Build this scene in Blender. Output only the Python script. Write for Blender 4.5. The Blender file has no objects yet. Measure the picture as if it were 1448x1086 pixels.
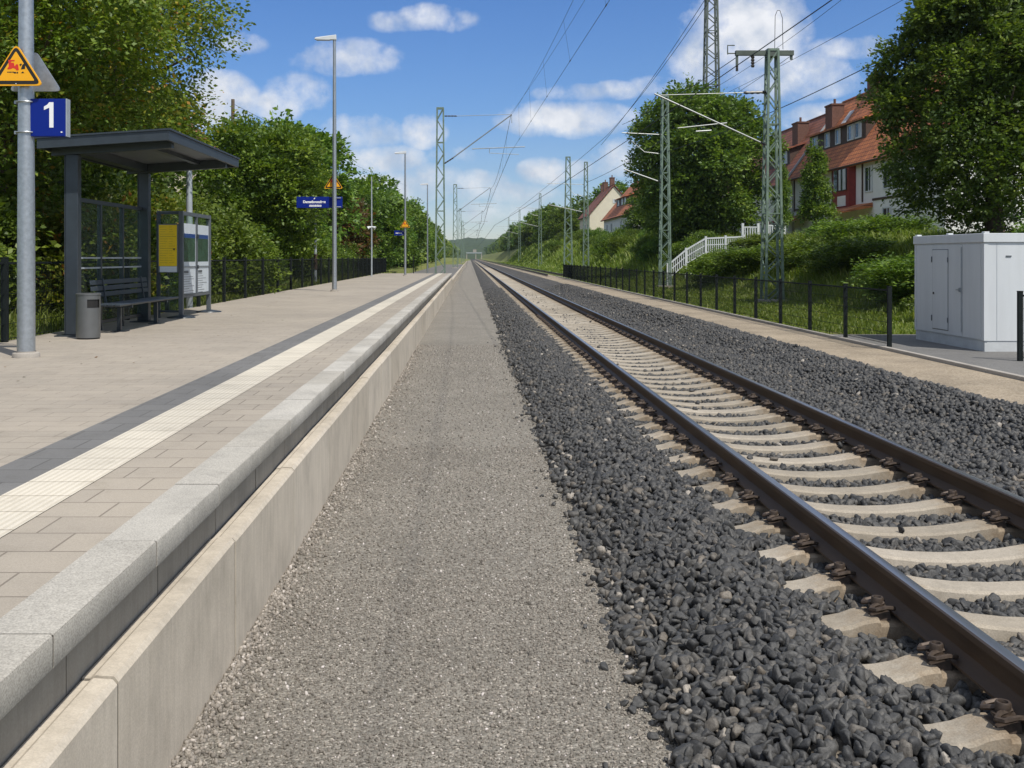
import bpy, bmesh, math, random
import numpy as np
from mathutils import Vector, Matrix
R = math.radians
rng = np.random.default_rng(7)
random.seed(7)
S = bpy.context.scene
COL = S.collection
CAMZ = 2.05          # eye height above the gravel strip (z = 0)
ZP = 0.93            # platform top
ZR = 0.43            # rail top
F = 1448.0
def at(px, py, Y):   # a point of the photograph at distance Y
    return ((px - 664) * Y / F, Y, CAMZ + (364 - py) * Y / F)

# ------------------------------------------------------------------ materials
def new_mat(name):
    m = bpy.data.materials.new(name); m.use_nodes = True
    nt = m.node_tree; b = nt.nodes['Principled BSDF']
    return m, nt, b
def N(nt, t, **kw):
    n = nt.nodes.new(t)
    for k, v in kw.items():
        if k.startswith('i_'):
            n.inputs[k[2:].replace('_', ' ')].default_value = v
        else: setattr(n, k, v)
    return n
def ramp(nt, fac, stops):
    r = nt.nodes.new('ShaderNodeValToRGB'); e = r.color_ramp.elements
    while len(e) > 1: e.remove(e[-1])
    e[0].position = stops[0][0]; e[0].color = (*stops[0][1], 1)
    for p, c in stops[1:]:
        x = e.new(p); x.color = (*c, 1)
    nt.links.new(fac, r.inputs['Fac']); return r.outputs['Color']
def pos(nt, scale=(1, 1, 1)):
    g = nt.nodes.new('ShaderNodeNewGeometry'); mp = nt.nodes.new('ShaderNodeMapping')
    mp.inputs['Scale'].default_value = scale
    nt.links.new(g.outputs['Position'], mp.inputs['Vector']); return mp.outputs['Vector']
def noise(nt, vec, scale, detail=4, rough=.6):
    n = nt.nodes.new('ShaderNodeTexNoise'); n.inputs['Scale'].default_value = scale
    n.inputs['Detail'].default_value = detail; n.inputs['Roughness'].default_value = rough
    nt.links.new(vec, n.inputs['Vector']); return n.outputs['Fac']
def mixc(nt, fac, a, b, mode='MIX'):
    n = nt.nodes.new('ShaderNodeMix'); n.data_type = 'RGBA'; n.blend_type = mode
    for i, v in ((0, fac), (6, a), (7, b)):
        if hasattr(v, 'is_output'): nt.links.new(v, n.inputs[i])
        elif isinstance(v, (int, float)): n.inputs[i].default_value = v
        else: n.inputs[i].default_value = (*v, 1)
    return n.outputs[2]
def bump(nt, b, h, strength, dist):
    n = nt.nodes.new('ShaderNodeBump'); n.inputs['Strength'].default_value = strength
    n.inputs['Distance'].default_value = dist; nt.links.new(h, n.inputs['Height'])
    nt.links.new(n.outputs['Normal'], b.inputs['Normal']); return n
def simple(name, c, rough=.5, metal=0, var=.12, scale=6, bmp=0, bscale=60, spec=None, stretch=(1, 1, 1)):
    m, nt, b = new_mat(name)
    v = pos(nt, stretch); f = noise(nt, v, scale)
    lo = tuple(x * (1 - var) for x in c); hi = tuple(min(1, x * (1 + var)) for x in c)
    nt.links.new(ramp(nt, f, [(.3, lo), (.7, hi)]), b.inputs['Base Color'])
    b.inputs['Roughness'].default_value = rough; b.inputs['Metallic'].default_value = metal
    if spec is not None: b.inputs['Specular IOR Level'].default_value = spec
    if bmp: bump(nt, b, noise(nt, pos(nt), bscale, 3), bmp, .004)
    return m
def concrete(name, c, speck=0.0, streak=0.0, fine=140, bmp=.25, piece=0):
    m, nt, b = new_mat(name)
    v = pos(nt)
    f = noise(nt, v, 2.2, 5, .65)
    col = ramp(nt, f, [(.28, tuple(x * .78 for x in c)), (.5, c), (.75, tuple(min(1, x * 1.14) for x in c))])
    fn = noise(nt, v, fine, 2, .5)
    col = mixc(nt, 1.0, col, ramp(nt, fn, [(.3, (1 - speck,) * 3), (.7, (1 + speck,) * 3)]), 'MULTIPLY')
    if piece:
        oi = nt.nodes.new('ShaderNodeObjectInfo'); col = mixc(nt, 1.0, col, ramp(nt, oi.outputs['Random'], [(0, (1 - piece, 1 - piece * 1.1, 1 - piece * 1.3)), (1, (1 + piece * .5,) * 3)]), 'MULTIPLY')
    if streak:
        sv = pos(nt, (9, 9, .9)); sf = noise(nt, sv, 2.4, 5, .7)
        col = mixc(nt, 1.0, col, ramp(nt, sf, [(.3, (1 - streak, 1 - streak * 1.05, 1 - streak * 1.15)), (.65, (1.04,) * 3)]), 'MULTIPLY')
    nt.links.new(col, b.inputs['Base Color']); b.inputs['Roughness'].default_value = .85
    bump(nt, b, fn, bmp, .003)
    return m
def paver(name, c1, c2, cm, bw, rh, mortar=.005, offset=.5, ribs=False, swap=False):
    m, nt, b = new_mat(name)
    g = nt.nodes.new('ShaderNodeNewGeometry')
    br = nt.nodes.new('ShaderNodeTexBrick'); br.offset = offset
    nt.links.new(g.outputs['Position'], br.inputs['Vector'])
    for k, v in (('Scale', 1.0), ('Mortar Size', mortar), ('Mortar Smooth', .15), ('Bias', 0), ('Brick Width', bw), ('Row Height', rh)):
        br.inputs[k].default_value = v
    br.inputs['Color1'].default_value = (*c1, 1); br.inputs['Color2'].default_value = (*c2, 1); br.inputs['Mortar'].default_value = (*cm, 1)
    v = g.outputs['Position']
    big = noise(nt, v, .55, 5, .6); fine = noise(nt, v, 220, 2)
    col = mixc(nt, 1.0, br.outputs['Color'], ramp(nt, big, [(.3, (.84, .84, .84)), (.7, (1.1, 1.09, 1.07))]), 'MULTIPLY')
    st = noise(nt, v, 3.5, 6, .7)
    col = mixc(nt, 1.0, col, ramp(nt, st, [(.25, (.8, .79, .77)), (.45, (1, 1, 1)), (.8, (1.06, 1.06, 1.06))]), 'MULTIPLY')
    col = mixc(nt, 1.0, col, ramp(nt, fine, [(.3, (.86,) * 3), (.7, (1.13,) * 3)]), 'MULTIPLY')
    inv = nt.nodes.new('ShaderNodeMath'); inv.operation = 'SUBTRACT'; inv.inputs[0].default_value = 1
    nt.links.new(br.outputs['Fac'], inv.inputs[1]); h = inv.outputs[0]
    if ribs:
        w = nt.nodes.new('ShaderNodeTexWave'); w.bands_direction = 'X'; w.inputs['Scale'].default_value = 8.5
        w.inputs['Distortion'].default_value = .15
        nt.links.new(v, w.inputs['Vector'])
        mu = nt.nodes.new('ShaderNodeMath'); mu.operation = 'MULTIPLY_ADD'
        nt.links.new(w.outputs['Fac'], mu.inputs[0]); mu.inputs[1].default_value = .5
        nt.links.new(h, mu.inputs[2]); h = mu.outputs[0]
        col = mixc(nt, 1.0, col, ramp(nt, w.outputs['Fac'], [(.2, (.9, .89, .86)), (.6, (1.02,) * 3)]), 'MULTIPLY')
    nt.links.new(col, b.inputs['Base Color']); b.inputs['Roughness'].default_value = .85
    bump(nt, b, h, .7, .004)
    return m
def tone_mat(name, stops, rough=.8, mott=.35, mscale=70, bmp=.4):
    m, nt, b = new_mat(name)
    a = nt.nodes.new('ShaderNodeAttribute'); a.attribute_name = 'tone'
    col = ramp(nt, a.outputs['Fac'], stops)
    f = noise(nt, pos(nt), mscale, 4, .7)
    col = mixc(nt, 1.0, col, ramp(nt, f, [(.3, (1 - mott,) * 3), (.7, (1 + mott,) * 3)]), 'MULTIPLY')
    nt.links.new(col, b.inputs['Base Color']); b.inputs['Roughness'].default_value = rough
    if bmp: bump(nt, b, f, bmp, .006)
    return m
def leaf_mat(name, stops, trans=.28):
    m, nt, b = new_mat(name)
    a = nt.nodes.new('ShaderNodeAttribute'); a.attribute_name = 'tone'
    oi = nt.nodes.new('ShaderNodeObjectInfo')
    col = ramp(nt, a.outputs['Fac'], stops)
    hs = nt.nodes.new('ShaderNodeHueSaturation')
    mr = nt.nodes.new('ShaderNodeMapRange'); mr.inputs['To Min'].default_value = .75; mr.inputs['To Max'].default_value = 1.2
    nt.links.new(oi.outputs['Random'], mr.inputs['Value']); nt.links.new(mr.outputs['Result'], hs.inputs['Value'])
    mh = nt.nodes.new('ShaderNodeMapRange'); mh.inputs['To Min'].default_value = .485; mh.inputs['To Max'].default_value = .515
    nt.links.new(oi.outputs['Random'], mh.inputs['Value']); nt.links.new(mh.outputs['Result'], hs.inputs['Hue'])
    nt.links.new(col, hs.inputs['Color']); col = hs.outputs['Color']
    nt.links.new(col, b.inputs['Base Color']); b.inputs['Roughness'].default_value = .5
    b.inputs['Specular IOR Level'].default_value = .35
    tr = nt.nodes.new('ShaderNodeBsdfTranslucent')
    nt.links.new(mixc(nt, 1.0, col, (1.5, 1.6, .6), 'MULTIPLY'), tr.inputs['Color'])
    mx = nt.nodes.new('ShaderNodeMixShader'); mx.inputs[0].default_value = trans
    nt.links.new(b.outputs[0], mx.inputs[1]); nt.links.new(tr.outputs[0], mx.inputs[2])
    nt.links.new(mx.outputs[0], nt.nodes['Material Output'].inputs['Surface'])
    return m
def glass_mat(name, tint, amount=.18):
    m, nt, b = new_mat(name)
    t = nt.nodes.new('ShaderNodeBsdfTransparent'); t.inputs[0].default_value = (*tint, 1)
    b.inputs['Base Color'].default_value = (.30, .34, .33, 1); b.inputs['Roughness'].default_value = .04
    v = noise(nt, pos(nt), 1.4, 4)
    fr = nt.nodes.new('ShaderNodeMapRange'); fr.inputs['To Min'].default_value = amount * .6; fr.inputs['To Max'].default_value = amount * 1.5
    nt.links.new(v, fr.inputs['Value'])
    mx = nt.nodes.new('ShaderNodeMixShader'); nt.links.new(fr.outputs['Result'], mx.inputs[0])
    nt.links.new(t.outputs[0], mx.inputs[1]); nt.links.new(b.outputs[0], mx.inputs[2])
    nt.links.new(mx.outputs[0], nt.nodes['Material Output'].inputs['Surface'])
    return m

M = {}
M['paving'] = paver('paving', (.358, .315, .261), (.331, .294, .245), (.24, .212, .176), .40, .20, .004)
M['paving_edge'] = paver('paving_edge', (.362, .32, .264), (.325, .288, .24), (.20, .172, .14), .32, .26, .005)
M['dark_paving'] = paver('dark_paving', (.165, .163, .16), (.145, .143, .14), (.10, .098, .093), .31, .30)
M['tactile'] = paver('tactile', (.60, .555, .472), (.56, .518, .44), (.34, .30, .24), .9, .30, .006, 0.0, True)
M['coping'] = concrete('coping', (.415, .395, .355), .26, .08, 150, .25, .13)
M['wall_concrete'] = concrete('wall_concrete', (.53, .475, .395), .08, .15, 120, .25, .12)
M['block_concrete'] = concrete('block_concrete', (.36, .335, .29), .06, .12, 120, .25, .12)
def sleeper_mat():
    m = concrete('sleeper', (.36, .32, .262), .16, .14, 130, .3, .16); nt = m.node_tree; b = nt.nodes['Principled BSDF']
    old = b.inputs['Base Color'].links[0].from_socket
    g = nt.nodes.new('ShaderNodeTexCoord'); sx = nt.nodes.new('ShaderNodeSeparateXYZ'); nt.links.new(g.outputs['Object'], sx.inputs[0])
    def mth(op, a, c):
        n = nt.nodes.new('ShaderNodeMath'); n.operation = op
        for i, v in enumerate((a, c)):
            if v is None: continue
            if isinstance(v, (int, float)): n.inputs[i].default_value = v
            else: nt.links.new(v, n.inputs[i])
        return n.outputs[0]
    d = mth('ABSOLUTE', mth('SUBTRACT', mth('ABSOLUTE', sx.outputs['X'], None), .755), None)     # brake dust and rust beside each rail
    d = mth('ADD', d, mth('MULTIPLY', mth('SUBTRACT', noise(nt, pos(nt), 14, 5, .7), .5), .45))
    nt.links.new(mixc(nt, 1.0, old, ramp(nt, d, [(.08, (.62, .53, .44)), (.20, (.86, .80, .73)), (.34, (1, 1, 1))]), 'MULTIPLY'), b.inputs['Base Color'])
    return m
M['sleeper'] = sleeper_mat()
M['kerb'] = concrete('kerb', (.36, .33, .29), .1, 0, 90)
M['galv'] = simple('galvanised', (.40, .43, .46), .42, .75, .14, 22)
M['galv_far'] = simple('pole_paint', (.40, .44, .47), .5, .3, .1, 5)
M['dark_metal'] = simple('dark_metal', (.035, .045, .055), .4, .2, .15, 5, spec=.6)
M['mid_metal'] = simple('mid_metal', (.12, .135, .15), .45, .3, .12, 5)
M['bin'] = simple('bin_metal', (.17, .175, .175), .4, .6, .08, 5)
M['fence'] = simple('fence_coat', (.009, .013, .013), .7, 0, .2, 5, spec=.2)
M['mast'] = simple('mast_green', (.15, .21, .165), .6, .1, .3, 3.0)
M['mast_dark'] = simple('mast_dark', (.085, .105, .088), .6, .1, .3, 2.0)
M['tube'] = simple('tube', (.27, .285, .285), .45, .5, .1, 2)
M['wire'] = simple('wire', (.02, .022, .026), .6, .2, .1, 2)
M['insul'] = simple('insulator', (.05, .045, .042), .3, 0, .1, 2)
M['white'] = simple('white_paint', (.60, .625, .64), .45, 0, .05, 1.2, stretch=(3, 3, .35))
M['lamp_head'] = simple('lamp_head', (.62, .64, .64), .35, .2, .05, 3)
M['blue'] = simple('sign_blue', (.001, .016, .21), .5, 0, .03, 3, spec=.25)
M['yellow'] = simple('sign_yellow', (.86, .40, .004), .4, 0, .03, 3)
M['poster_yellow'] = simple('poster_yellow', (.85, .58, .004), .45, 0, .05, 9)
M['black'] = simple('sign_black', (.012, .011, .01), .5, 0, .05, 3)
M['red'] = simple('sign_red', (.62, .03, .015), .45, 0, .05, 3)
M['sign_white'] = simple('sign_white', (.82, .82, .84), .4, 0, .02, 3)
M['paper'] = simple('paper', (.60, .65, .69), .3, 0, .06, 7)
M['map_green'] = simple('map_green', (.035, .075, .05), .25, 0, .45, 7)
M['map_blue'] = simple('map_blue', (.02, .06, .22), .3, 0, .1, 7)
M['glass'] = glass_mat('glass', (.80, .88, .83), .06)
M['wood_pole'] = simple('wood_pole', (.13, .10, .075), .9, 0, .3, 6)
M['bark'] = simple('bark', (.085, .062, .045), .95, 0, .4, 7, .8, 14, stretch=(1, 1, .3))
M['sand'] = None
# rail
def rail_mat():
    m, nt, b = new_mat('rail_rust'); v = pos(nt, (6, .35, 6)); f = noise(nt, v, 1.5, 6, .7)
    nt.links.new(ramp(nt, f, [(.3, (.052, .034, .022)), (.55, (.082, .050, .029)), (.8, (.125, .072, .038))]), b.inputs['Base Color'])
    b.inputs['Roughness'].default_value = .6; b.inputs['Metallic'].default_value = .25
    bump(nt, b, noise(nt, pos(nt), 90, 3), .3, .002)
    return m
M['rail'] = rail_mat()
M['rail_top'] = simple('rail_top', (.42, .41, .41), .30, .95, .3, 1.0, stretch=(8, .15, 1))
M['rail_edge'] = simple('rail_edge', (.10, .075, .06), .45, .6, .3, 2.0, stretch=(8, .3, 1))
M['fastening'] = simple('fastening', (.075, .055, .042), .55, .4, .4, 40)
# stones
STONE = [(0, (.029, .029, .030)), (.3, (.049, .049, .0485)), (.6, (.073, .0715, .068)), (.78, (.098, .091, .081)), (.91, (.128, .110, .089)), (.985, (.175, .152, .122)), (1, (.30, .27, .23))]
M['stone'] = tone_mat('ballast_stone', STONE, .6, .42, 75, .5)
GRV = [(0, (0.084, 0.075, 0.063)), (.3, (0.163, 0.145, 0.122)), (.7, (0.262, 0.233, 0.199)), (.93, (0.405, 0.364, 0.316)), (1, (0.593, 0.543, 0.510))]
M['pebble'] = tone_mat('gravel_pebble', GRV, .85, .25, 150)
def ground_stone(name, stops, scale, big, bstr, bdist, scale2=None):
    m, nt, b = new_mat(name); v = pos(nt)
    vo = nt.nodes.new('ShaderNodeTexVoronoi'); vo.inputs['Scale'].default_value = scale
    nt.links.new(v, vo.inputs['Vector'])
    sep = nt.nodes.new('ShaderNodeSeparateColor'); nt.links.new(vo.outputs['Color'], sep.inputs[0])
    col = ramp(nt, sep.outputs[0], stops)
    bg = noise(nt, v, .8, 5, .65)
    col = mixc(nt, 1.0, col, ramp(nt, bg, [(.3, (1 - big,) * 3), (.7, (1 + big,) * 3)]), 'MULTIPLY')
    nt.links.new(col, b.inputs['Base Color']); b.inputs['Roughness'].default_value = .85
    inv = nt.nodes.new('ShaderNodeMath'); inv.operation = 'SUBTRACT'; inv.inputs[0].default_value = 1
    nt.links.new(vo.outputs['Distance'], inv.inputs[1])
    bump(nt, b, inv.outputs[0], bstr, bdist)
    return m
M['ballast_base'] = ground_stone('ballast_base', STONE, 16, .18, 1.0, .05)
M['gravel'] = ground_stone('gravel', [(0, (.138, .126, .105)), (.5, (.21, .191, .16)), (.9, (.272, .25, .212)), (1, (.46, .42, .36))], 75, .14, .8, .012)
M['sand'] = ground_stone('sand', [(0, (.22, .175, .122)), (.5, (.285, .232, .165)), (1, (.37, .31, .23))], 45, .26, .5, .012)
M['asphalt'] = ground_stone('asphalt', [(0, (.105, .102, .098)), (.5, (.14, .136, .13)), (1, (.19, .185, .175))], 110, .16, .35, .006)
def grass_ground():
    m, nt, b = new_mat('grass_ground'); v = pos(nt)
    f = noise(nt, v, .45, 6, .7); g = noise(nt, v, 6, 5, .75)
    c = ramp(nt, f, [(.3, (.10, .135, .026)), (.5, (.15, .175, .036)), (.62, (.19, .19, .052)), (.75, (.22, .175, .085))])
    c = mixc(nt, 1.0, c, ramp(nt, g, [(.3, (.6, .6, .6)), (.7, (1.35, 1.35, 1.35))]), 'MULTIPLY')
    nt.links.new(c, b.inputs['Base Color']); b.inputs['Roughness'].default_value = .95
    bump(nt, b, g, 1.0, .08)
    return m
M['grass_ground'] = grass_ground()
LG = [(0, (0.050, 0.091, 0.018)), (.4, (0.096, 0.162, 0.024)), (.75, (0.157, 0.233, 0.031)), (1, (0.231, 0.301, 0.043))]
LD = [(0, (0.055, 0.103, 0.024)), (.45, (0.102, 0.170, 0.032)), (.8, (0.168, 0.248, 0.038)), (1, (0.260, 0.339, 0.052))]
LB = [(0, (0.071, 0.115, 0.016)), (.5, (0.113, 0.169, 0.024)), (1, (0.177, 0.223, 0.032))]
LR = [(0, (.05, .065, .015)), (.35, (.085, .085, .02)), (.6, (.13, .075, .028)), (1, (.20, .10, .035))]
LY = [(0, (0.069, 0.112, 0.018)), (.4, (0.127, 0.184, 0.024)), (.78, (0.203, 0.242, 0.031)), (.93, (0.289, 0.248, 0.036)), (1, (0.368, 0.184, 0.039))]
M['leaf_mid'] = leaf_mat('leaf_mid', LG); M['leaf_dark'] = leaf_mat('leaf_dark', LD)
M['leaf_bright'] = leaf_mat('leaf_bright', LB); M['leaf_red'] = leaf_mat('leaf_red', LR)
M['leaf_yellow'] = leaf_mat('leaf_yellow', LY)
M['blade'] = leaf_mat('blade', [(0, (.09, .135, .02)), (.6, (.175, .215, .036)), (.88, (.24, .255, .06)), (1, (.32, .28, .14))], .4)
def tile_mat(name, a, b_, c):
    m, nt, b = new_mat(name)
    g = nt.nodes.new('ShaderNodeNewGeometry'); sx = nt.nodes.new('ShaderNodeSeparateXYZ'); cx = nt.nodes.new('ShaderNodeCombineXYZ')
    nt.links.new(g.outputs['Position'], sx.inputs[0]); nt.links.new(sx.outputs['Y'], cx.inputs['X']); nt.links.new(sx.outputs['Z'], cx.inputs['Y'])
    br = nt.nodes.new('ShaderNodeTexBrick'); br.offset = .5; nt.links.new(cx.outputs[0], br.inputs['Vector'])
    for k, v in (('Scale', 1.0), ('Mortar Size', .035), ('Mortar Smooth', .6), ('Bias', 0), ('Brick Width', .42), ('Row Height', .30)): br.inputs[k].default_value = v
    br.inputs['Color1'].default_value = (*a, 1); br.inputs['Color2'].default_value = (*b_, 1); br.inputs['Mortar'].default_value = (*c, 1)
    f = noise(nt, pos(nt), .9, 6, .7)
    col = mixc(nt, 1.0, br.outputs['Color'], ramp(nt, f, [(.3, (.62, .62, .66)), (.7, (1.2, 1.15, 1.1))]), 'MULTIPLY')
    nt.links.new(col, b.inputs['Base Color']); b.inputs['Roughness'].default_value = .8
    bump(nt, b, br.outputs['Fac'], -.8, .05); return m
M['tiles'] = tile_mat('roof_tiles', (.58, .21, .075), (.46, .15, .06), (.16, .055, .028))
M['tiles_dark'] = tile_mat('roof_tiles_dark', (.29, .10, .055), (.23, .078, .045), (.09, .035, .024))
M['brick_dark'] = simple('chimney_brick', (.14, .07, .05), .9, 0, .25, 8)
M['render_white'] = simple('render_white', (.72, .72, .70), .9, 0, .06, 1.2)
M['render_cream'] = simple('render_cream', (.66, .60, .47), .9, 0, .06, 1.0)
M['timber_red'] = simple('timber_red', (.22, .03, .022), .6, 0, .15, 4)
M['timber_brown'] = simple('timber_brown', (.07, .04, .028), .7, 0, .15, 4)
M['pane'] = simple('pane', (.035, .045, .055), .08, 0, .5, .9, spec=.8)
M['curtain'] = simple('curtain', (.5, .52, .55), .5, 0, .15, 3)
M['canopy_far'] = None

# ------------------------------------------------------------------ mesh building
class MB:
    def __init__(s): s.v = []; s.f = []; s.m = []
    def add(s, vs, fs, mat=0):
        o = len(s.v); s.v += [tuple(v) for v in vs]
        s.f += [tuple(i + o for i in f) for f in fs]; s.m += [mat] * len(fs); return s
    def box(s, x0, x1, y0, y1, z0, z1, mat=0):
        return s.add([(x0, y0, z0), (x1, y0, z0), (x1, y1, z0), (x0, y1, z0), (x0, y0, z1), (x1, y0, z1), (x1, y1, z1), (x0, y1, z1)],
                     [(0, 3, 2, 1), (4, 5, 6, 7), (0, 1, 5, 4), (1, 2, 6, 5), (2, 3, 7, 6), (3, 0, 4, 7)], mat)
    def hexa(s, p, mat=0):   # eight points, bottom ring then top ring
        return s.add(p, [(0, 3, 2, 1), (4, 5, 6, 7), (0, 1, 5, 4), (1, 2, 6, 5), (2, 3, 7, 6), (3, 0, 4, 7)], mat)
    def path(s, pts, rs, n=8, mat=0, caps=True, a0=0):
        pts = [Vector(p) for p in pts]
        if isinstance(rs, (int, float)): rs = [rs] * len(pts)
        d0 = (pts[1] - pts[0]).normalized()
        u = d0.cross(Vector((0, 0, 1))) if abs(d0.z) < .95 else d0.cross(Vector((1, 0, 0)))
        u.normalize(); vs = []
        for i, p in enumerate(pts):
            if i == 0: d = pts[1] - pts[0]
            elif i == len(pts) - 1: d = pts[-1] - pts[-2]
            else: d = (pts[i + 1] - pts[i]).normalized() + (pts[i] - pts[i - 1]).normalized()
            d.normalize(); u = (u - d * u.dot(d)); u.normalize(); w = d.cross(u)
            for k in range(n):
                a = a0 + 2 * math.pi * k / n; vs.append(p + (u * math.cos(a) + w * math.sin(a)) * rs[i])
        fs = []
        for i in range(len(pts) - 1):
            for k in range(n):
                a = i * n + k; b = i * n + (k + 1) % n; fs.append((a, b, b + n, a + n))
        if caps:
            fs.append(tuple(range(n - 1, -1, -1))); q = (len(pts) - 1) * n; fs.append(tuple(q + k for k in range(n)))
        return s.add(vs, fs, mat)
    def tube(s, p, q, r, r1=None, n=8, mat=0, caps=True): return s.path([p, q], [r, r if r1 is None else r1], n, mat, caps)
    def bar(s, p, q, w, mat=0): return s.path([p, q], w * .7071, 4, mat, True, math.pi / 4)
    def prism(s, poly, fn, a, b, mat=0):
        n = len(poly); vs = [fn(u, v, a) for u, v in poly] + [fn(u, v, b) for u, v in poly]
        fs = [tuple(range(n - 1, -1, -1)), tuple(range(n, 2 * n))] + [(i, (i + 1) % n, (i + 1) % n + n, i + n) for i in range(n)]
        return s.add(vs, fs, mat)
    def lathe(s, prof, c=(0, 0, 0), n=24, mat=0):
        vs = []; m = len(prof)
        for k in range(n):
            a = 2 * math.pi * k / n
            vs += [(c[0] + r * math.cos(a), c[1] + r * math.sin(a), c[2] + z) for r, z in prof]
        fs = []
        for k in range(n):
            for i in range(m - 1):
                a = k * m + i; b = ((k + 1) % n) * m + i; fs.append((a, b, b + 1, a + 1))
        return s.add(vs, fs, mat)
    def mesh(s, name, mats, smooth=None, bevel=0, segs=2):
        me = bpy.data.meshes.new(name); me.from_pydata(s.v, [], s.f)
        if not isinstance(mats, (list, tuple)): mats = [mats]
        for m in mats: me.materials.append(m)
        me.polygons.foreach_set('material_index', s.m)
        bm = bmesh.new(); bm.from_mesh(me); bmesh.ops.recalc_face_normals(bm, faces=bm.faces)
        if bevel:
            bmesh.ops.bevel(bm, geom=[e for e in bm.edges if len(e.link_faces) == 2 and e.calc_face_angle(0) > .5], offset=bevel, segments=segs, profile=.6, affect='EDGES')
        bm.to_mesh(me); bm.free()
        if smooth is not None:
            me.polygons.foreach_set('use_smooth', [True] * len(me.polygons)); me.set_sharp_from_angle(angle=R(smooth))
        me.update(); return me
    def build(s, name, mats, parent=None, smooth=None, bevel=0, segs=2):
        return link(name, s.mesh(name, mats, smooth, bevel, segs), parent)
def link(name, data, parent=None):
    o = bpy.data.objects.new(name, data); COL.objects.link(o)
    if parent is not None: o.parent = parent
    return o
def tag(o, label=None, cat=None, group=None, kind=None):
    if label: o['label'] = label
    if cat: o['category'] = cat
    if group: o['group'] = group
    if kind: o['kind'] = kind
    return o
def thing(name, loc, label, cat, group=None, rz=0):
    o = bpy.data.objects.new(name, None); COL.objects.link(o); o.location = loc; o.rotation_euler = (0, 0, rz)
    o.empty_display_size = .2
    return tag(o, label, cat, group)
KIDS = {}
def copy_tree(o, loc=None, rz=None, sc=None, label=None):
    c = o.copy(); COL.objects.link(c)
    if loc is not None: c.location = loc
    if rz is not None: c.rotation_euler = (0, 0, rz)
    if sc is not None: c.scale = sc
    if label: c['label'] = label
    for ch in o.children:
        d = ch.copy(); COL.objects.link(d); d.parent = c
        for g in ch.children:
            e = g.copy(); COL.objects.link(e); e.parent = d
    return c
def np_mesh(name, V, FA, mat, tone=None, smooth=False):
    # V (n,3), FA (m,k) all faces with k corners
    me = bpy.data.meshes.new(name); n = len(V); m, k = FA.shape
    me.vertices.add(n); me.vertices.foreach_set('co', V.astype(np.float32).ravel())
    me.loops.add(m * k); me.loops.foreach_set('vertex_index', FA.astype(np.int32).ravel())
    me.polygons.add(m); me.polygons.foreach_set('loop_start', np.arange(0, m * k, k, dtype=np.int32))
    me.polygons.foreach_set('loop_total', np.full(m, k, dtype=np.int32))
    if smooth: me.polygons.foreach_set('use_smooth', np.ones(m, dtype=bool))
    if tone is not None:
        a = me.attributes.new('tone', 'FLOAT', 'POINT'); a.data.foreach_set('value', tone.astype(np.float32))
    me.materials.append(mat); me.update(calc_edges=True); me.validate(); return me
def sheet(name, x0, x1, y0, y1, z, mat):
    b = MB(); ys = [y0]
    while ys[-1] < y1: ys.append(min(y1, ys[-1] + max(4, ys[-1] * .2)))
    vs = []; fs = []
    for i, y in enumerate(ys):
        vs += [(x0, y, z), (x1, y, z)]
        if i: fs.append((2 * i - 2, 2 * i - 1, 2 * i + 1, 2 * i))
    b.add(vs, fs); return tag(b.build(name, mat), kind='structure')

# ------------------------------------------------------------------ camera, sky, sun
cam = bpy.data.cameras.new('camera'); co = link('camera', cam); S.camera = co
co.location = (0, 0, CAMZ); co.rotation_euler = (R(90), 0, 0)
cam.sensor_width = 36; cam.lens = 36; cam.shift_x = 60 / 1448; cam.shift_y = -179 / 1448
cam.clip_start = .05; cam.clip_end = 8000
SUN_AZ, SUN_EL = 143.0, 57.0
sd = Vector((math.sin(R(SUN_AZ)) * math.cos(R(SUN_EL)), math.cos(R(SUN_AZ)) * math.cos(R(SUN_EL)), math.sin(R(SUN_EL))))
sl = bpy.data.lights.new('sun', 'SUN'); so = link('sun', sl); sl.energy = 4.2; sl.angle = R(.55); sl.color = (1, .95, .87)
so.rotation_euler = sd.to_track_quat('Z', 'Y').to_euler(); so.location = (20, -20, 40)
W = bpy.data.worlds.new('World'); S.world = W; W.use_nodes = True
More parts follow.
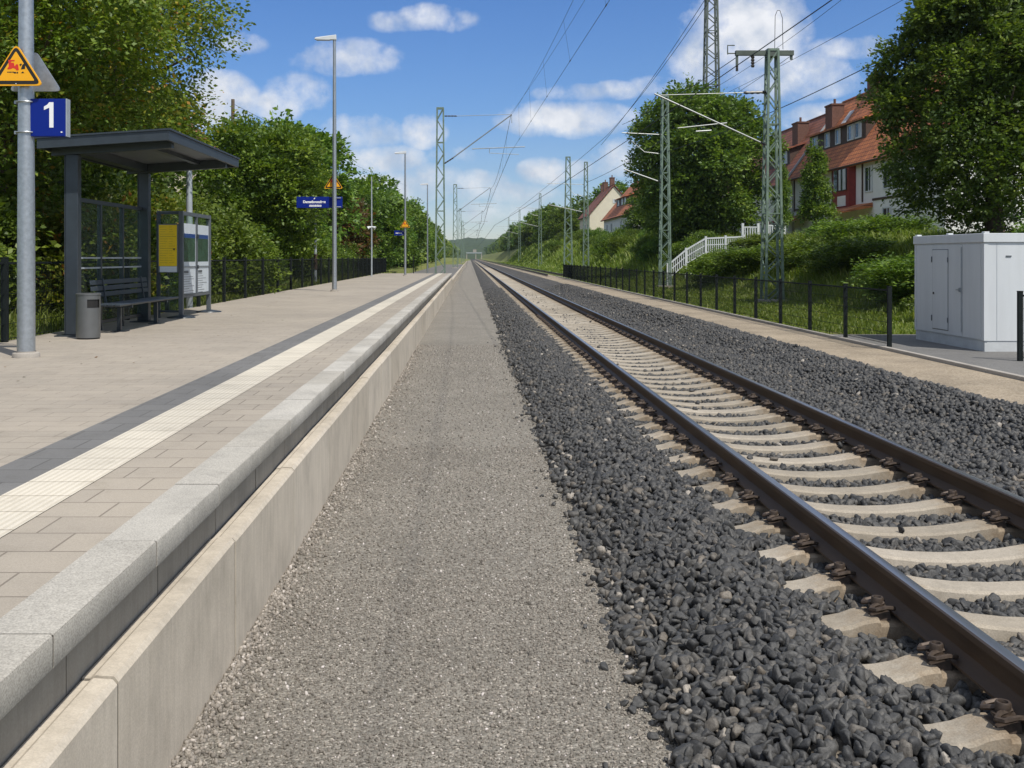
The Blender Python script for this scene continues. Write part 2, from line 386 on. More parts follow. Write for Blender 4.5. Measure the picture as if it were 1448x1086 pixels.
def build_world():
    nt = W.node_tree; L = nt.links; bg = nt.nodes['Background']
    sk = nt.nodes.new('ShaderNodeTexSky'); sk.sky_type = 'NISHITA'; sk.sun_disc = False
    sk.sun_elevation = R(SUN_EL); sk.sun_rotation = R(SUN_AZ); sk.altitude = 300; sk.air_density = 1.0; sk.dust_density = .3; sk.ozone_density = 2.5
    tc = nt.nodes.new('ShaderNodeTexCoord'); nrm = nt.nodes.new('ShaderNodeVectorMath'); nrm.operation = 'NORMALIZE'
    L.new(tc.outputs['Generated'], nrm.inputs[0]); sx = nt.nodes.new('ShaderNodeSeparateXYZ'); L.new(nrm.outputs[0], sx.inputs[0])
    def mth(op, a, b=None, c=None, clamp=False):
        n = nt.nodes.new('ShaderNodeMath'); n.operation = op; n.use_clamp = clamp
        for i, v in enumerate((a, b, c)):
            if v is None: continue
            if isinstance(v, (int, float)): n.inputs[i].default_value = v
            else: L.new(v, n.inputs[i])
        return n.outputs[0]
    el = mth('ARCSINE', sx.outputs['Z']); az = mth('ARCTAN2', sx.outputs['X'], sx.outputs['Y'])
    # deeper blue above the pale horizon band
    tint = ramp(nt, mth('MULTIPLY', el, 2.0, None, True), [(0, (1.0, 1.0, 1.06)), (.10, (.80, .90, 1.09)), (.28, (.53, .78, 1.12)), (.5, (.43, .73, 1.14)), (.8, (.85, .92, 1.0)), (1, (1.0, 1.0, 1.0))])
    sky = mixc(nt, 1.0, sk.outputs['Color'], tint, 'MULTIPLY')
    # cumulus: soft lumps at bearings / elevations broken up by noise
    vec = nt.nodes.new('ShaderNodeCombineXYZ'); L.new(az, vec.inputs[0]); L.new(el, vec.inputs[1])
    wn = nt.nodes.new('ShaderNodeTexNoise'); wn.inputs['Scale'].default_value = 34; wn.inputs['Detail'].default_value = 9; wn.inputs['Roughness'].default_value = .62
    L.new(vec.outputs[0], wn.inputs['Vector'])
    wn2 = nt.nodes.new('ShaderNodeTexNoise'); wn2.inputs['Scale'].default_value = 11; wn2.inputs['Detail'].default_value = 6
    L.new(vec.outputs[0], wn2.inputs['Vector'])
    cl = [(1050, 45, 85, 58, 1.15), (1010, 85, 65, 45, .7), (1120, 110, 90, 30, .7), (612, 26, 62, 20, .62), (560, 30, 40, 16, .45), (490, 82, 84, 26, .58), (425, 130, 50, 28, .5), (395, 150, 40, 22, .55),
          (310, 142, 55, 38, .75), (515, 186, 60, 26, .9), (540, 224, 62, 20, .9), (598, 184, 36, 26, .8), (800, 168, 92, 26, 1.15), (812, 132, 60, 14, .75), (865, 128, 40, 14, .6), (768, 242, 36, 20, .95),
          (885, 222, 48, 26, .85), (1200, 68, 70, 16, .5), (1150, 125, 60, 16, .6), (665, 262, 60, 22, .7), (615, 250, 50, 20, .6), (575, 265, 60, 24, .7), (735, 275, 55, 18, .6), (690, 300, 90, 18, .6), (640, 220, 40, 14, .4), (1380, 40, 60, 30, .5), (340, 60, 40, 16, .4), (1170, 168, 60, 22, .7), (930, 120, 46, 14, .4), (500, 262, 50, 16, .8), (440, 205, 40, 20, .6), (830, 240, 40, 14, .6)]
    tot = None
    for px, py, w, h, st in cl:
        x, y = (px - 664) / F, (364 - py) / F
        a0 = math.atan2(x, 1); e0 = math.atan2(y, math.hypot(x, 1)); ra = w / F * .95; re = h / F * 1.0
        da = mth('MULTIPLY', mth('SUBTRACT', az, a0), 1 / ra); de = mth('MULTIPLY', mth('SUBTRACT', el, e0), 1 / re)
        d2 = mth('ADD', mth('MULTIPLY', da, da), mth('MULTIPLY', de, de))
        g = mth('MULTIPLY', mth('SUBTRACT', 1.0, mth('MULTIPLY', d2, .62), None, True), st)
        tot = g if tot is None else mth('MAXIMUM', tot, g)
    # unseen broken cloud added above and behind the viewer to whiten ambient light
    wn3 = nt.nodes.new('ShaderNodeTexNoise'); wn3.inputs['Scale'].default_value = 2.6; wn3.inputs['Detail'].default_value = 7
    L.new(nrm.outputs[0], wn3.inputs['Vector'])
    over = mth('MULTIPLY', mth('SUBTRACT', wn3.outputs['Fac'], .36), 3.2, None, True)
    hi = mth('MULTIPLY', mth('SUBTRACT', el, .34), 6.0, None, True); behind = mth('MULTIPLY', mth('SUBTRACT', mth('ABSOLUTE', az), .75), 4.0, None, True)
    over = mth('MULTIPLY', over, mth('MAXIMUM', hi, behind))
    off = nt.nodes.new('ShaderNodeVectorMath'); off.operation = 'ADD'; off.inputs[1].default_value = (.006, .014, 0); L.new(vec.outputs[0], off.inputs[0])
    wnS = nt.nodes.new('ShaderNodeTexNoise'); wnS.inputs['Scale'].default_value = 24; wnS.inputs['Detail'].default_value = 5; L.new(off.outputs[0], wnS.inputs['Vector'])
    wnT = nt.nodes.new('ShaderNodeTexNoise'); wnT.inputs['Scale'].default_value = 24; wnT.inputs['Detail'].default_value = 5; L.new(vec.outputs[0], wnT.inputs['Vector'])
    lit = mth('MULTIPLY_ADD', mth('SUBTRACT', wnT.outputs['Fac'], wnS.outputs['Fac']), 2.6, .55, True)
    nz = mth('SUBTRACT', wn.outputs['Fac'], .5); nz2 = mth('SUBTRACT', wn2.outputs['Fac'], .5)
    dens = mth('ADD', mth('MULTIPLY', nz, 1.7), mth('ADD', tot, mth('MULTIPLY', nz2, 2.0)))
    dens = mth('MULTIPLY', dens, mth('MULTIPLY', tot, 3.5, None, True))
    dens = ramp(nt, dens, [(.10, (0, 0, 0)), (.40, (.32, .32, .32)), (.95, (.92, .92, .92))])
    sepd = nt.nodes.new('ShaderNodeSeparateColor'); L.new(dens, sepd.inputs[0])
    dens = mth('MAXIMUM', sepd.outputs[0], mth('MULTIPLY', over, .85))
    bright = ramp(nt, lit, [(.15, (5.6, 6.2, 7.2)), (.55, (7.9, 8.1, 8.5)), (.9, (9.4, 9.4, 9.5))])
    col = mixc(nt, dens, sky, bright)
    L.new(col, bg.inputs['Color']); bg.inputs['Strength'].default_value = .1
build_world()
S.view_settings.view_transform = 'Standard'; S.view_settings.look = 'None'; S.view_settings.exposure = .1; S.view_settings.gamma = 1
S.render.engine = 'CYCLES'
S.cycles.max_bounces = 8; S.cycles.transparent_max_bounces = 16; S.cycles.use_denoising = True

# ------------------------------------------------------------------ terrain
def sm(a, b, x):
    t = np.clip((x - a) / (b - a), 0, 1); return t * t * (3 - 2 * t)
def ground_h(x, y):
    x = np.asarray(x, float); y = np.asarray(y, float)
    top = np.clip(2.7 + (y - 40) / 60, 2.5, 5.2)
    w = .5 * np.sin(y * .11) + .4 * np.sin(y * .043 + 1)
    right = .26 + (top - .26) * sm(11.6 + w, 18.5 + w, x) + .06 * np.sin(x * 1.7 + y * .8) * sm(11, 13, x) + .10 * np.clip(x - 40, 0, 400) * .6
    left = .86 + .10 * np.clip(-x - 7, 0, 30) + .05 * np.clip(-x - 40, 0, 400) + .05 * np.sin(x * 1.3 + y * .7) * sm(-6.6, -8, x)
    h = np.where(x > 8.2, right, np.where(x > -1.31, np.where(x > 6.2, .18, -.06), np.where(x > -6.22, .42, left)))
    return h
def make_terrain():
    xs = np.array([-1000, -600, -350, -200, -120, -80, -50, -35, -25, -20, -16, -13, -11, -9.5, -8.5, -7.6, -6.9, -6.5, -6.24, -6.2, -3.5, -1.33, -1.29, 0, 2, 4, 6, 6.19, 6.22, 8.18, 8.22, 9, 10, 11, 11.6, 12.2, 12.8, 13.4, 14, 14.6, 15.2, 15.8, 16.4, 17, 17.6, 18.2, 19, 20, 22, 26, 30, 36, 45, 60, 90, 140, 220, 350, 600, 1000.])
    ys = [-40.]
    while ys[-1] < 2900: ys.append(ys[-1] + max(1.2, abs(ys[-1]) * .05))
    ys = np.array(ys); X, Y = np.meshgrid(xs, ys); Z = ground_h(X, Y)
    V = np.stack([X, Y, Z], -1).reshape(-1, 3); nx = len(xs); ny = len(ys)
    i = np.arange(nx - 1); j = np.arange(ny - 1); I, J = np.meshgrid(i, j); a = (J * nx + I).ravel()
    FA = np.stack([a, a + 1, a + 1 + nx, a + nx], -1)
    o = link('ground', np_mesh('ground', V, FA, M['grass_ground'], smooth=True)); tag(o, kind='structure')
make_terrain()
def make_hill():
    xs = np.linspace(-800, 900, 150); ys = np.linspace(1150, 2500, 70); X, Y = np.meshgrid(xs, ys)
    prof = sm(1150, 2000, Y) * (30 + 26 * sm(60, 500, X - 20) + 20 * sm(-60, -500, X) + 5 * np.sin(X * .012 + 1) + 4 * np.sin(X * .035 + Y * .004))
    Z = prof + rng.normal(0, 1.6, X.shape) * sm(1150, 1400, Y)
    V = np.stack([X, Y, Z], -1).reshape(-1, 3); nx, ny = 150, 70
    I, J = np.meshgrid(np.arange(nx - 1), np.arange(ny - 1)); a = (J * nx + I).ravel()
    m, nt, b = new_mat('far_wood'); f = noise(nt, pos(nt), .09, 6, .75)
    nt.links.new(ramp(nt, f, [(.3, (.018, .034, .012)), (.7, (.055, .085, .022))]), b.inputs['Base Color']); b.inputs['Roughness'].default_value = 1
    tag(link('wooded_hill', np_mesh('wooded_hill', V, np.stack([a, a + 1, a + 1 + nx, a + nx], -1), m)), kind='structure')
make_hill()

# ------------------------------------------------------------------ platform, gravel strip, paths
PY0, PY1 = 1.2, 72.0
sheet('platform_paving', -6.2, -2.51, PY0, PY1, ZP, M['paving'])
sheet('dark_paving_strip', -2.51, -2.2, PY0, PY1, ZP, M['dark_paving'])
sheet('tactile_paving_strip', -2.2, -1.87, PY0, PY1, ZP + .003, M['tactile'])
sheet('platform_edge_paving', -1.87, -1.452, PY0, PY1, ZP, M['paving_edge'])
b = MB(); b.box(-6.2, -1.46, PY0, PY1 + .05, .3, ZP - .004); tag(b.build('platform_base', M['block_concrete']), kind='structure')
sheet('gravel_strip', -1.25, 1.1, 0.5, 700, 0.0, M['gravel'])
sheet('platform_approach_path', -6.0, -1.36, 72.1, 230, .47, M['asphalt'])
sheet('sand_path', 5.9, 8.06, 4, 96, .25, M['sand'])
sheet('pavement', 8.2, 40, 6, 23.3, .30, M['asphalt'])
b = MB(); y = 5.0
while y < 96:
    b.box(8.06, 8.16, y, y + .99, .1, .31); y += 1.0
tag(b.build('path_kerb', M['kerb'], bevel=.006, segs=1), kind='structure')
# coping stones
def coping():
    g = 'coping stones along the platform edge'
    lab = 'pale speckled coping stone in the row along the platform edge'
    b = MB(); zt = ZP + .006; b.prism([(-1.45, .832), (-1.232, .832), (-1.23, .836), (-1.23, zt - .009), (-1.233, zt - .003), (-1.239, zt), (-1.447, zt), (-1.45, zt - .003)], lambda u, v, a: (u, a, v), .005, .995); me = b.mesh('coping_stone', M['coping'], 30)
    b2 = MB(); b2.box(-1.44, -1.338, .005, .995, .40, .831); me2 = b2.mesh('support_block', M['block_concrete'])
    for i in range(71):
        o = tag(link('coping_stone', me), lab, 'coping stone', g); o.location = (random.uniform(-.002, .002), 1.03 + i, random.uniform(-.002, .002))
        o = tag(link('support_block', me2), 'grey concrete block in the shaded recess under the platform coping', 'concrete block', 'blocks under the coping'); o.location = (random.uniform(-.002, .002), 1.40 + i, 0)
    prof = [(-1.328, -.2), (-1.203, -.2), (-1.203, .590), (-1.219, .609), (-1.285, .613), (-1.30, .604), (-1.328, .604)]
    b = MB(); b.prism(prof, lambda u, v, a: (u, a, v), .006, 1.744); me = b.mesh('wall_panel', M['wall_concrete'], 30)
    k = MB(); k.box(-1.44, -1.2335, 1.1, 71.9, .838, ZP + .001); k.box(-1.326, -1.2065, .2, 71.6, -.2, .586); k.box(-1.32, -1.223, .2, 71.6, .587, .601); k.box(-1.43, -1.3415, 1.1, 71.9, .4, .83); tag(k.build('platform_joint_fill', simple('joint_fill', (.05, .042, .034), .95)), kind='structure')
    for i in range(41):
        o = tag(link('wall_panel', me), 'tall beige concrete panel in the wall below the platform edge', 'wall panel', 'panels of the platform wall'); o.location = (random.uniform(-.003, .003), .04 + i * 1.75 - .03, random.uniform(-.003, .003))
    prof = [(-1.36, -.2), (-1.21, -.2), (-1.21, .43), (-1.225, .445), (-1.36, .50)]
    t = thing('low_wall', (0, 72.0, 0), 'low pale concrete wall running on beyond the platform end', 'wall')
    b = MB(); y = .3
    while y < 420: b.prism(prof, lambda u, v, a: (u, a, v), y, y + 1.99); y += 2
    b.build('wall_body', M['wall_concrete'], t)
coping()

# ------------------------------------------------------------------ track
TX = 2.955
def ballast_h(x, y):
    x = np.asarray(x, float)
    h = np.interp(x, [.70, .82, 1.15, 1.48, 1.72, 1.88, 2.0, 2.2, 2.95, 3.7, 3.95, 4.2, 4.6, 4.95, 5.35, 5.75, 6.1, 6.45], [-.05, .02, .15, .215, .21, .18, .165, .155, .14, .155, .185, .22, .225, .25, .38, .44, .35, .16])
    return h + .022 * np.sin(x * 5 + y * 2.1) * np.sin(y * 1.3) * ((x > 4.3) | (x < 1.6))
def ballast_bed():
    xs = np.array([.7, .76, .82, .95, 1.1, 1.25, 1.4, 1.48, 1.6, 1.7, 2.2, 2.95, 3.7, 4.1, 4.3, 4.6, 4.9, 5.1, 5.35, 5.55, 5.75, 5.95, 6.1, 6.3, 6.45])
    ys = [1.0]
    while ys[-1] < 1150: ys.append(ys[-1] + max(.25, ys[-1] * .03))
    ys = np.array(ys); X, Y = np.meshgrid(xs, ys); Z = ballast_h(X, Y) - np.where(Y < 60, .03, 0)
    nx, ny = len(xs), len(ys); I, J = np.meshgrid(np.arange(nx - 1), np.arange(ny - 1)); a = (J * nx + I).ravel()
    tag(link('ballast_bed', np_mesh('ballast_bed', np.stack([X, Y, Z], -1).reshape(-1, 3), np.stack([a, a + 1, a + 1 + nx, a + nx], -1), M['ballast_base'], smooth=True)), kind='structure')
ballast_bed()
def rock_meshes(sub, count, seed):
    r = np.random.default_rng(seed); out = []
    for k in range(count):
        bm = bmesh.new(); bmesh.ops.create_icosphere(bm, subdivisions=sub, radius=1)
        V = np.array([v.co[:] for v in bm.verts]); FA = np.array([[v.index for v in f.verts] for f in bm.faces]); bm.free()
        V /= np.linalg.norm(V, axis=1)[:, None]
        s = np.full(len(V), 1.25)
        for _ in range(9):
            n = r.normal(size=3); n /= np.linalg.norm(n); d = r.uniform(.40, .72); c = V @ n
            s = np.where(c > .05, np.minimum(s, d / np.maximum(c, .05)), s)
        V = V * s[:, None] * 1.18 + r.normal(0, .018 if sub < 3 else .008, V.shape)
        V *= np.array([1.0, r.uniform(.7, .95), r.uniform(.6, .85)])
        out.append((V, FA))
    return out
def rand_rot(n, r):
    q = r.normal(size=(n, 4)); q /= np.linalg.norm(q, axis=1)[:, None]; w, x, y, z = q.T
    return np.stack([1 - 2 * (y * y + z * z), 2 * (x * y - z * w), 2 * (x * z + y * w), 2 * (x * y + z * w), 1 - 2 * (x * x + z * z), 2 * (y * z - x * w), 2 * (x * z - y * w), 2 * (y * z + x * w), 1 - 2 * (x * x + y * y)], -1).reshape(n, 3, 3)
def scatter_mesh(P, size, tone, protos, r):
    n = len(P); kind = r.integers(0, len(protos), n); Rm = rand_rot(n, r)
    VV = []; FF = []; TT = []; off = 0
    for k, (V, FA) in enumerate(protos):
        idx = np.where(kind == k)[0]
        if not len(idx): continue
        X = np.einsum('nij,vj->nvi', Rm[idx], V) * size[idx][:, None, None] + P[idx][:, None, :]
        nv = len(V); VV.append(X.reshape(-1, 3)); TT.append(np.repeat(tone[idx], nv))
        FF.append((FA[None] + (np.arange(len(idx)) * nv)[:, None, None] + off).reshape(-1, FA.shape[1])); off += nv * len(idx)
    return np.concatenate(VV), np.concatenate(FF), np.concatenate(TT)
def jgrid(x0, x1, y0, y1, d, r):
    xs = np.arange(x0, x1, d); ys = np.arange(y0, y1, d); X, Y = np.meshgrid(xs, ys)
    X = X.ravel() + r.uniform(-.5, .5, X.size) * d; Y = Y.ravel() + r.uniform(-.5, .5, Y.size) * d
    return X, Y
SY0 = 3.98
def ballast_stones():
    r = np.random.default_rng(11)
    hi = rock_meshes(3, 14, 1); mid = rock_meshes(2, 14, 2); lo = rock_meshes(1, 10, 3)
    def zone(y0, y1, d, smin, smax, protos, name, label):
        X, Y = jgrid(.74, 6.4, y0, y1, d, r)
        edge = .80 + .05 * np.sin(Y * 3.1) + .04 * np.sin(Y * 7.7) + r.normal(0, .03, len(X))
        # inside view only (a margin is kept at the right side)
        keep = (X > edge) & ((X * F / Y + 664) < 1640)
        # sleepers stay clear, rail feet too
        ph = (Y - SY0 + .3) % .6 - .3
        onsl = (np.abs(ph) < .135) & (X > 1.77) & (X < 4.14)
        keep &= ~onsl | (r.random(len(X)) < .004)
        X, Y = X[keep], Y[keep]; n = len(X)
        size = smin + (smax - smin) * r.beta(1.6, 2.6, n)
        Z = ballast_h(X, Y) + r.uniform(-.008, .022, n) * np.where((X > 1.55) & (X < 4.3), .7, 1.0)
        Z = np.where((np.abs(((Y - SY0 + .3) % .6) - .3) < .135) & (X > 1.77) & (X < 4.14), np.interp(np.abs(X - TX), [0, .4, .56, 1.2], [.205, .225, .255, .22]), Z)
        nearfoot = (np.abs(X - 2.20) < .13) | (np.abs(X - 3.71) < .13)
        Z = np.where(nearfoot, np.minimum(Z, .225 - size), Z)
        if y0 < 26:
            k = int((y1 - y0) * 9); xs_ = .82 - r.exponential(.075, k); xs_ = np.clip(xs_, -.9, .8); X = np.concatenate([X, xs_]); Y = np.concatenate([Y, r.uniform(y0, y1, k)]); sz = r.uniform(.012, .034, k); size = np.concatenate([size, sz]); Z = np.concatenate([Z, sz * .35]); n = len(X)
        tone = r.beta(1.7, 2.2, n)
        lgt = r.random(n) < .004; tone = np.where(lgt, 1.0, np.minimum(tone, .985))
        edge_l = (X < 1.0) & (r.random(n) < .25); tone = np.where(edge_l, np.minimum(1, tone + .25), tone)
        return scatter_mesh(np.stack([X, Y, Z], -1), size, tone, protos, r)
    V, FA, T = zone(3.2, 7.5, .041, .025, .050, hi, '', '')
    # extra dense fill on the shoulder right before the camera
    o = link('ballast_stones', np_mesh('ballast_stones', V, FA, M['stone'], T)); tag(o, 'dark angular ballast stones heaped beside and between the near rails', 'ballast', kind='stuff')
    V, FA, T = zone(7.5, 26, .049, .028, .051, mid, '', '')
    o = link('ballast_stones', np_mesh('ballast_stones', V, FA, M['stone'], T)); tag(o, 'dark ballast stones around the track further along', 'ballast', kind='stuff')
    V, FA, T = zone(26, 62, .085, .045, .068, lo[:5], '', '')
    o = link('ballast_stones', np_mesh('ballast_stones', V, FA, M['stone'], T)); tag(o, 'dark ballast of the track in the middle distance', 'ballast', kind='stuff')
ballast_stones()
def pebbles():
    r = np.random.default_rng(12); lo = rock_meshes(1, 10, 5)
    VV = []; FF = []; TT = []; off = 0
    for (y0, y1, d, s0, s1) in ((3.3, 6.5, .019, .006, .0135), (6.5, 11, .031, .008, .015), (11, 24, .06, .010, .018)):
        X, Y = jgrid(-1.2, .9, y0, y1, d, r); n = len(X)
        k = r.random(n) < .8; X, Y = X[k], Y[k]; n = len(X)
        s = s0 + (s1 - s0) * r.beta(1.3, 3.2, n); big = r.random(n) < .015; s = np.where(big, s * 1.7, s)
        tone = r.beta(2, 2.2, n); tone = np.where(r.random(n) < .02, 1, np.minimum(tone, .97))
        k = n // 9; X = np.concatenate([X, -1.195 + r.exponential(.07, k)]); Y = np.concatenate([Y, r.uniform(y0, y1, k)]); s = np.concatenate([s, r.uniform(s1 * .6, s1 * 1.5, k)]); tone = np.concatenate([tone, np.clip(r.beta(2.4, 1.6, k), 0, .97)])
        V, FA, T = scatter_mesh(np.stack([X, Y, s * .25], -1), s, tone, lo, r)
        VV.append(V); FF.append(FA + off); TT.append(T); off += len(V)
    o = link('gravel_pebbles', np_mesh('gravel_pebbles', np.concatenate(VV), np.concatenate(FF), M['pebble'], np.concatenate(TT)))
    tag(o, 'fine beige gravel pebbles lying on the strip beside the platform wall', 'gravel', kind='stuff')
pebbles()
def sleepers():
    st = [(-1.3, .165, 0.086), (-1.27, .19, 0.099), (-1.12, .20, 0.101), (-1.04, .215, 0.101), (-.985, .236, 0.100), (-.93, .246, 0.099), (-.905, .246, 0.099), (-.90, .225, 0.099), (-.60, .225, 0.099), (-.595, .246, 0.099), (-.56, .246, 0.099), (-.47, .232, 0.099), (-.36, .214, 0.099), (-.2, .198, 0.097), (0, .192, 0.096)]
    st = st + [(-x, z, w) for x, z, w in reversed(st[:-1])]
    b = MB(); vs = []; n = 8
    for x, z, w in st:
        vs += [(x, -.125, .0), (x, -.125, .09), (x, -w - .006, z - .014), (x, -w + .012, z), (x, w - .012, z), (x, w + .006, z - .014), (x, .125, .09), (x, .125, .0)]
    fs = [tuple(range(n)), tuple((len(st) - 1) * n + k for k in range(n - 1, -1, -1))]
    for i in range(len(st) - 1):
        for k in range(n):
            a = i * n + k; c = i * n + (k + 1) % n; fs.append((a, a + n, c + n, c))
    b.add(vs, fs); me = b.mesh('sleeper', M['sleeper'], 25)
    # rail fastening, clamp on the left side of a rail (local origin = rail centre at foot bottom)
    f = MB()
    f.hexa([(-.185, -.055, -.03), (-.08, -.055, -.03), (-.08, .055, -.03), (-.185, .055, -.03), (-.175, -.045, .0), (-.08, -.045, .016), (-.08, .045, .016), (-.175, .045, .0)])
    f.lathe([(.016, .02), (.030, .02), (.030, .058), (.027, .064), (.019, .064), (.016, .052)], (-.125, 0, .012), 14)
    f.lathe([(.0, .0), (.044, .0), (.044, .012), (.0, .012)], (-.125, 0, .022), 14)
    for s in (-1, 1):
        f.path([(-.10, s * .012, .05), (-.155, s * .03, .040), (-.18, s * .052, .030), (-.16, s * .078, .034), (-.11, s * .078, .045), (-.062, s * .062, .036)], .011, 6)
    fm = f.mesh('rail_fastening', M['fastening'], 40)
    lab = 'pale concrete sleeper in dark ballast under the near track'; grp = 'sleepers of the near track'
    for i in range(300):
        y = SY0 + i * .6; o = tag(link('sleeper', me), lab, 'sleeper', grp)
        o.location = (TX + random.uniform(-.012, .012), y + random.uniform(-.008, .008), random.uniform(-.004, .004)); o.rotation_euler = (0, 0, random.uniform(-.006, .006))
        if i < 46:
            for rx in (-.755, .755):
                for s in (0, 1):
                    c = link('rail_fastening', fm, o); c.location = (rx, 0, .252); c.rotation_euler = (0, 0, math.pi * s)
    b = MB()
    y = SY0 + 180
    while y < 620:
        b.box(TX - 1.3, TX + 1.3, y - .12, y + .12, .05, .2); y += .6
    y = 98.
    while y < 500:
        b.box(8.15 - 1.3, 8.15 + 1.3, y - .12, y + .12, .1, .25); y += .6
    tag(b.build('far_sleepers', M['sleeper']), 'far off sleepers merging under the rails towards the hill', 'sleepers', kind='stuff')
sleepers()
def rails():
    half = [(.075, 0), (.075, .011), (.03, .028), (.0085, .045), (.0085, .115), (.012, .124), (.0345, .134), (.036, .150), (.034, .164), (.026, .1705), (.012, .172)]
    prof = half + [(-x, z) for x, z in reversed(half)]
    ys = [.5, 2, 4, 8, 16, 32, 64, 120, 250, 500, 1150]
    def rail(x, y0, z0, label, rough=0):
        yy = [y0] + [v for v in ys if v > y0]
        b = MB(); n = len(prof); vs = []
        for y in yy: vs += [(x + u, y, z0 + v) for u, v in prof]
        b.add(vs, [], 0)
        for i in range(len(yy) - 1):
            for k in range(n):
                a = i * n + k; c = i * n + (k + 1) % n
                za, zb = prof[k][1], prof[(k + 1) % n][1]
                mt = 1 if min(za, zb) > .170 else (2 if min(za, zb) >= .163 else 0)
                b.f.append((a, c, c + n, a + n)); b.m.append(mt)
        b.f.append(tuple(range(n))); b.m.append(0)
        tag(b.build('rail', [M['rail'], M['rail_top'], M['rail_edge']], smooth=30), label, 'rail')
    rail(TX - .755, .6, .258, 'left rail of the near track, rusty with a shiny worn top, beside the gravel strip')
    rail(TX + .755, .6, .258, 'right rail of the near track, rusty with a shiny top, beside the dark ballast bank')
    rail(7.4, 97, .30, 'left rail of the far second track beyond the end of the right fence')
    rail(8.9, 97, .30, 'right rail of the far second track at the foot of the grassy bank')
rails()
def second_bed():
    b = MB(); ys = [95.5, 97, 110, 140, 180, 240, 320, 450, 650, 1150]; pr = [(6.0, .12), (6.9, .24), (9.4, .24), (10.1, .2)]
    vs = []; fs = []
    for i, y in enumerate(ys):
        vs += [(x, y, z) for x, z in pr]
        if i:
            for k in range(3): a = (i - 1) * 4 + k; fs.append((a, a + 1, a + 5, a + 4))
    b.add(vs, fs); tag(b.build('second_track_bed', M['sand']), kind='structure')
second_bed()

# ------------------------------------------------------------------ lamps and signs on the platform
def lamp(x, y, h, r0, r1, label, zb=ZP):
    t = thing('lamp_post', (x, y, zb), label, 'lamp post', 'lamp posts along the platform')
    b = MB(); b.path([(0, 0, 0), (0, 0, 1.2), (0, 0, h * .6), (0, 0, h)], [r0, r0 * .97, (r0 + r1) / 2 * .95, r1], 24); b.build('pole', M['galv'], t, 40)
    b = MB(); b.lathe([(0, 0), (r0 + .05, 0), (r0 + .05, .03), (r0 + .045, .05), (r0 + .008, .055), (r0 + .008, .07)], n=24); b.build('base_collar', M['kerb'], t, 40)
    b = MB()   # head reaching to the left, away from the track
    b.hexa([(-.66, -.10, h - .03), (.07, -.07, h - .06), (.07, .07, h - .06), (-.66, .10, h - .03), (-.62, -.06, h + .03), (.06, -.06, h + .12), (.06, .06, h + .12), (-.62, .06, h + .03)])
    hd = b.build('lamp_head', M['lamp_head'], t, None, .02, 2)
    b = MB(); b.box(-.60, -.14, -.085, .085, h - .062, h - .040); b.build('lamp_glass', M['curtain'], hd)
    return t
lamp(-4.98, 11.5, 8.4, .098, .055, 'nearest and thickest lamp post, galvanised, carrying the blue number 1 sign')
lamp(-4.46, 33.8, 8.35, .082, .05, 'lamp post with a flat pale head carrying the large blue station name sign')
lamp(-3.9, 62, 7.45, .075, .045, 'lamp post near the platform end with a yellow triangle and small blue sign')
lamp(-3.7, 90, 8.0, .075, .045, 'farthest thin lamp post, standing beyond the end of the platform', .47)
def tri(cx, cz, w, h, r=.12, n=5):
    P = [Vector((cx - w / 2, cz - h / 2)), Vector((cx + w / 2, cz - h / 2)), Vector((cx, cz + h / 2))]; out = []
    for i in range(3):
        a, p, c = P[i - 1], P[i], P[(i + 1) % 3]
        u = p + (a - p).normalized() * w * r; v = p + (c - p).normalized() * w * r
        for k in range(n):
            s = k / (n - 1); out.append(tuple(u * (1 - s) ** 2 + p * 2 * s * (1 - s) + v * s * s))
    return out
def warn_sign(x, y, z, w, h, label, back=False, pict=True):
    t = thing('warning_sign', (x, y, z), label, 'warning sign', 'triangular warning signs')
    d = 1 if back else -1
    b = MB(); b.prism(tri(0, 0, w, h), lambda u, v, a: (u, a, v), -.012, .012); b.build('sign_plate', M['yellow'] if not back else M['galv'], t, None)
    f = lambda u, v, a: (u, a, v)
    b = MB(); b.prism(tri(0, -.003, w * .915, h * .915), f, d * .0125, d * .0145); b.build('black_border', M['black'], t)
    b = MB(); b.prism(tri(0, -.016, w * .69, h * .70, .04), f, d * .015, d * .017); b.build('yellow_field', M['yellow'], t)
    if pict:
        k = w / .54; q = MB(); yy = (d * .0172, d * .0188)
        def pg(p, m): q.prism([(u * k, v * k) for u, v in p], f, yy[0], yy[1], m)
        pg([(-.075, .045), (-.012, .045), (-.012, .032), (-.045, .03), (-.05, .018), (-.02, .016), (-.012, -.02), (.005, .002), (.022, .0), (.030, -.055), (.010, -.062), (-.005, -.045), (-.03, -.035), (-.045, -.045), (-.08, -.05), (-.085, -.04), (-.07, -.02)], 0)
        pg([(.035, -.002), (.052, .010), (.060, .0), (.045, -.02)], 1); pg([(.064, -.005), (.092, .016), (.092, -.045), (.05, -.05)], 1)
        x0 = -.085
        for wd in (.010, .010, .012, .006, .010): pg([(x0, -.083), (x0 + wd, -.083), (x0 + wd, -.072), (x0, -.072)], 1); x0 += wd + .004
        pg([(-.02, -.09), (.002, -.09), (.002, -.075), (-.02, -.075)], 1); pg([(.008, -.09), (.022, -.09), (.022, -.075), (.008, -.075)], 1); pg([(.05, -.087), (.085, -.087), (.07, -.07)], 1)
        q.build('pictogram', [M['red'], M['black']], t)
    if not back:
        q = MB(); q.lathe([(0, 0), (.006, 0), (.005, .003), (0, .004)], n=8); o = q.build('rivet', M['sign_white'], t); o.location = (0, -.0145, -h * .455); o.rotation_euler = (R(90), 0, 0)
    return t
warn_sign(-5.03, 11.37, 4.19, .60, .47, 'nearest yellow warning triangle with a red figure, above the blue number 1 sign')
warn_sign(-4.93, 11.63, 4.17, .60, .47, 'grey back of the warning triangle behind the nearest lamp post', back=True, pict=False)
